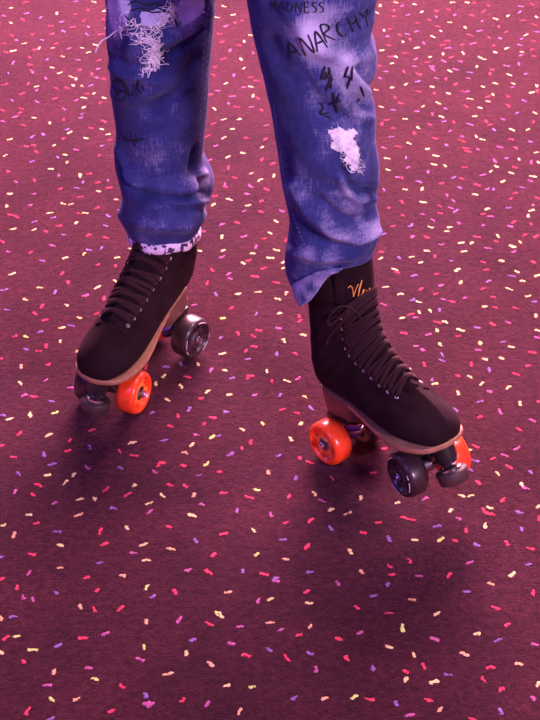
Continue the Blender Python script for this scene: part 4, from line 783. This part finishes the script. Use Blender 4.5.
for L, w in (([(325, 66), (322, 78), (331, 76), (326, 90)], 1.6), ([(329, 67), (331, 88)], 1.3), ([(322, 70), (333, 80)], 1.2), ([(348, 66), (345, 76), (350, 77), (347, 89)], 1.2), ([(352, 66), (352, 80)], .9),
             ([(333, 92), (337, 112)], 1.3), ([(329, 104), (341, 100)], 1.1), ([(340, 92), (335, 106)], .9), ([(320, 102), (323, 108), (320, 114), (329, 113)], 1.0), ([(325, 116), (331, 118)], .9),
             ([(361, 86), (364, 96)], .9), ([(356, 103), (360, 98)], .7)):
    surf_stroke(ink, L, w*1.5)
for L, w in (([(112, 82), (118, 79), (124, 84), (127, 93), (123, 100), (114, 98)], 1.0), ([(112, 84), (117, 92), (126, 90)], .9), ([(116, 80), (121, 90), (116, 97)], .9), ([(122, 78), (128, 88), (130, 98)], .8),
             ([(133, 84), (138, 95)], .8), ([(139, 80), (138, 88), (142, 94)], 1.0), ([(134, 96), (132, 90)], .6), ([(142, 84), (145, 92)], .5),
             ([(119, 133), (128, 140), (136, 140), (146, 138)], 1.1), ([(131, 131), (133, 140), (136, 146)], .9), ([(136, 134), (138, 143)], .7), ([(127, 136), (126, 142)], .6)):
    surf_stroke(ink2, L, w*1.5)
for L in ([(128, 5), (136, 1), (146, 5), (156, 3), (166, 7), (172, 4)], [(132, 10), (142, 8), (152, 12), (164, 11), (172, 12)], [(170, 12), (175, 20), (178, 27)], [(124, 14), (131, 22), (136, 30)]):
    surf_stroke(ink2, L, 1.3)
pchild(ink.build('ink_scribble', M['ink']), jeans).matrix_parent_inverse = Matrix.Identity(4)
pchild(ink2.build('ink_scribble', M['ink']), jeans).matrix_parent_inverse = Matrix.Identity(4)

# ---- rips: bleached patches with frayed threads
def patch(mb, poly, off=.0009, step=1.2, seed=0):
    """ragged patch following the cloth: fills an outline given on the cloth"""
    xs = [p[0] for p in poly]; ys = [p[1] for p in poly]
    def ins(x, y):
        c = False; j = len(poly)-1
        for i in range(len(poly)):
            if (poly[i][1] > y) != (poly[j][1] > y) and x < (poly[j][0]-poly[i][0])*(y-poly[i][1])/(poly[j][1]-poly[i][1])+poly[i][0]: c = not c
            j = i
        return c
    idx = {}; vs = []; fs = []
    nx = int((max(xs)-min(xs))/step)+2; ny = int((max(ys)-min(ys))/step)+2
    def vert(i, j):
        if (i, j) not in idx:
            p, n = hit(min(xs)+i*step+.3*mnoise.noise(Vector((i, j, seed))), min(ys)+j*step, off)
            if p is None: return None
            idx[(i, j)] = len(vs); vs.append(p)
        return idx[(i, j)]
    for i in range(nx):
        for j in range(ny):
            cx, cy = min(xs)+(i+.5)*step, min(ys)+(j+.5)*step
            e = 2.2*mnoise.noise(Vector((cx*.5, cy*.35, seed)))
            if ins(cx+e, cy+e*.5):
                q = [vert(i, j), vert(i+1, j), vert(i+1, j+1), vert(i, j+1)]
                if None in q: continue
                if max((Vector(vs[a])-Vector(vs[q[0]])).length for a in q) < .012: fs.append(q)
    mb.add(vs, fs)
def threads(mb, poly, count, lenpx, seed, w=.45, ang=None, lift=3.0):
    R = random.Random(seed); K = len(poly)
    for _ in range(count):
        a = R.random()*(K-1); i = int(a); t = a-i
        x = poly[i][0]+(poly[i+1][0]-poly[i][0])*t+R.gauss(0, 2.2); y = poly[i][1]+(poly[i+1][1]-poly[i][1])*t+R.gauss(0, 2.2)
        A = R.uniform(0, 2*PI) if ang is None else ang+R.gauss(0, .5); P = []; Nn = []
        seg = 7; l = R.uniform(.5, 1.3)*lenpx/seg
        for k in range(seg+1):
            p, n = hit(x, y, (.0008+lift*mm*math.sin(PI*k/seg)*R.uniform(.3, 1)))
            if p is None: break
            if P and (p-P[-1]).length > .015: break
            P.append(p); A += R.gauss(0, .55); x += math.cos(A)*l; y += math.sin(A)*l
        if len(P) > 2: tube(mb, smooth_path(P, 2), w*mm*R.uniform(.6, 1.2), 4)
IM = lambda o: (pchild(o, jeans), setattr(o, 'matrix_parent_inverse', Matrix.Identity(4)), o)[2]
pa = MB(); patch(pa, [(108, 0), (130, 0), (131, 8), (127, 18), (128, 26), (122, 32), (116, 31), (112, 24), (109, 14)], seed=2)
patch(pa, [(140, 12), (158, 9), (170, 14), (165, 24), (150, 27), (142, 24)], seed=5)
patch(pa, [(180, 0), (205, 0), (204, 12), (192, 22), (182, 26), (178, 14)], seed=9, off=.0005)
o = IM(pa.build('bleached_patch', M['patch'])); o['label'] = 'pale bleached cloth showing in the knee rip'
th = MB()
threads(th, [(112, 2), (128, 30), (140, 40), (150, 48), (154, 60), (148, 70)], 60, 14, 1)
threads(th, [(136, 28), (146, 24), (158, 28), (164, 20), (172, 14), (172, 4)], 75, 11, 2)
threads(th, [(142, 34), (152, 42), (160, 46), (152, 62)], 90, 8, 3)
threads(th, [(150, 50), (156, 58), (150, 66)], 30, 14, 4, ang=2.0)
# long loose thread hanging off the knee edge
tube(th, smooth_path([hit(117, 30)[0], hit(112, 36, .006)[0], hit(110, 39, .012)[0], hit(110, 39, .012)[0]+Vector((-.006, -.002, -.008)), hit(110, 39, .012)[0]+Vector((-.010, 0, -.018))], 4), .9*mm, 6)
IM(th.build('frayed_threads', M['thread']))
pw = MB(); patch(pw, [(327, 130), (334, 129), (340, 127), (346, 131), (353, 128), (357, 132), (352, 137), (357, 145), (360, 152), (358, 160), (355, 168), (351, 172), (350, 164), (344, 160), (347, 152), (338, 151), (330, 147), (333, 140)], seed=3, off=.0011)
o = IM(pw.build('white_rip', M['rip']))
th = MB(); threads(th, [(330, 133), (345, 140), (352, 150), (357, 165)], 45, 9, 8, w=.3, ang=.25, lift=1.2); threads(th, [(346, 152), (352, 160), (356, 170)], 26, 9, 9, w=.35)
surf_stroke(th, [(350, 150), (347, 164), (352, 172), (357, 166)], .6, off=.002)
IM(th.build('frayed_threads', M['thread']))

# ---- seams
for L in ([(269, 104), (273, 130), (277, 160), (283, 195), (290, 222), (298, 245)], [(274, 104), (278, 130), (282, 160), (288, 195), (296, 222), (305, 245)], [(209, 0), (205, 30), (202, 70), (200, 110), (199, 148)], [(213, 0), (208, 40), (205, 80), (203.5, 125)]):
    path = smooth_path([(x, y, 0) for x, y in L], 12); st = MB()
    for i in range(0, len(path)-2, 2):
        surf_stroke(st, [(path[i].x, path[i].y), (path[i+1].x+.2, path[i+1].y+.2)], .5)
    IM(st.build('seam_stitching', M['stitch']))

# ---- printed turned-up lining of the image-left cuff
cm = MB(); last = centers['B'][1]; cc = sum(last, Vector())/NRG; rr = []
def bulge(k, j): return 1+.012*math.sin(j*.5)+.01*math.sin(j*.21+1)
for k, (sc, dz) in enumerate(((1.0, .009), (1.05, .006), (1.055, -.002), (1.03, -.0075), (.985, -.0095), (.95, -.007), (.93, .01))):
    rr.append([cc+Vector(((p-cc).x*sc*bulge(k, j), (p-cc).y*sc*bulge(k, j), (p-cc).z+dz+.0012*math.sin(j*.31))) for j, p in enumerate(last)])
loft(cm, rr, False, False); o = IM(cm.build('cuff_lining', M['printed'])); o['label'] = 'turned-up cuff with pale printed lining'
# ---- loose flap of the image-right hem, folded out over the boot
fl = MB(); lastA = centers['A'][1]; cA = sum(lastA, Vector())/NRG; rows = []
j0, j1 = int(NRG*.22), int(NRG*.41)     # front-left part of the ring
NJ = j1-j0
for k in range(13):
    q = k/12; row = []
    for j in range(j0, j1+1):
        a = (j-j0)/NJ; p = lastA[j]; o_ = (p-cA); o_.z = 0; o_.normalize()
        ln = .034*math.sin(PI*min(1, a*1.15+.02))**.6 if a < .95 else .01
        ln = interp([(0, .003), (.2, .012), (.42, .034), (.55, .044), (.8, .046), (.92, .036), (1, .016)], a)
        wv = .003*math.sin(a*9+q*2)
        row.append(Vector((p.x, p.y, p.z+.006))+o_*(.003+wv*q+.004*math.sin(PI*q))+Vector((0, 0, -ln*q)))
    rows.append(row)
rows2 = [[p+(Vector((cA.x, cA.y, p.z))-p).normalized()*.0025 for p in r] for r in rows]
W_ = NJ+1
loft(fl, [rows[k]+rows2[k][::-1] for k in range(13)])
o = fl.build('hem_flap', M['denim']); IM(o)
at = o.data.attributes.new('wash_shade', 'FLOAT', 'POINT'); at.data.foreach_set('value', [.55+.3*mnoise.noise(v.co*60) for v in o.data.vertices])
hs = MB(); tube(hs, [p+Vector((0, -.0012, .003)) for p in rows[-1]], .9*mm, 5); tube(hs, [r[2]+Vector((0, -.001, 0)) for r in rows], .9*mm, 5)
IM(hs.build('hem_stitching', M['stitch']))

# ---- gold script on the tongue of the nearer skate
bpy.context.view_layer.update()
tv = [skA.matrix_world @ v.co for v in tonA.data.vertices]; TB = BVHTree.FromPolygons(tv, [tuple(p.vertices) for p in tonA.data.polygons])
SC = [[(348, 288), (351, 286), (353, 291), (353.5, 297)], [(353.5, 297), (356, 289), (358.5, 284)], [(358, 297), (360, 288), (362, 280)], [(362, 280), (359, 290), (359, 297), (362, 294)],
      [(362, 294), (364, 289), (363.5, 295), (366, 293)], [(366, 290), (370, 296)], [(370, 288), (366, 297)], [(370, 296), (372, 290), (373, 294)]]
g = MB(); inv = skA.matrix_world.inverted()
for L in SC:
    P = []
    for q in smooth_path([(x, y-0, 0) for x, y in L], 5):
        h = TB.ray_cast(CAM, ray(q.x, q.y))
        if h[0] is not None: P.append(inv @ (h[0]-ray(q.x, q.y)*.0008))
    if len(P) > 2: tube(g, P, .6*mm, 6)
if g.v: g.build('gold_script', M['gold'], tonA)

# ------------------------------------------------------------------ lights
def area(name, loc, target, size, power, col, spread=PI):
    l = bpy.data.lights.new(name, 'AREA'); l.shape = 'DISK'; l.size = size; l.energy = power; l.color = col; l.spread = spread
    o = bpy.data.objects.new(name, l); C.objects.link(o); o.location = loc
    o.rotation_euler = (Vector(target)-Vector(loc)).to_track_quat('-Z', 'Y').to_euler()
    return o
area('pink_rink_light', (.4, 5.1, 1.75), (.1, 3.8, 0), 2.4, 980, (1, .46, .62))
area('ceiling_light', (1.3, 2.2, 2.7), (0, 1.9, .1), .35, 54, (1, .56, .66))
area('violet_light', (-1.3, .4, 2.0), (-.45, 1.35, 0), .7, 26, (.30, .16, 1))
area('blue_light', (-2.6, 3.2, 1.8), (-.1, 2.0, .5), .6, 14, (.28, .30, 1))
area('front_light', (1.5, -.3, 1.5), (.05, 2.0, .55), .5, 9.5, (.95, .62, .95), 1.0)
w = bpy.data.worlds.new('world'); bpy.context.scene.world = w; w.use_nodes = True
w.node_tree.nodes['Background'].inputs[0].default_value = (.55, .25, .5, 1); w.node_tree.nodes['Background'].inputs[1].default_value = .09
vs = bpy.context.scene.view_settings
vs.view_transform = 'Standard'; vs.look = 'None'; vs.exposure = 0; vs.gamma = 1; vs.use_curve_mapping = False
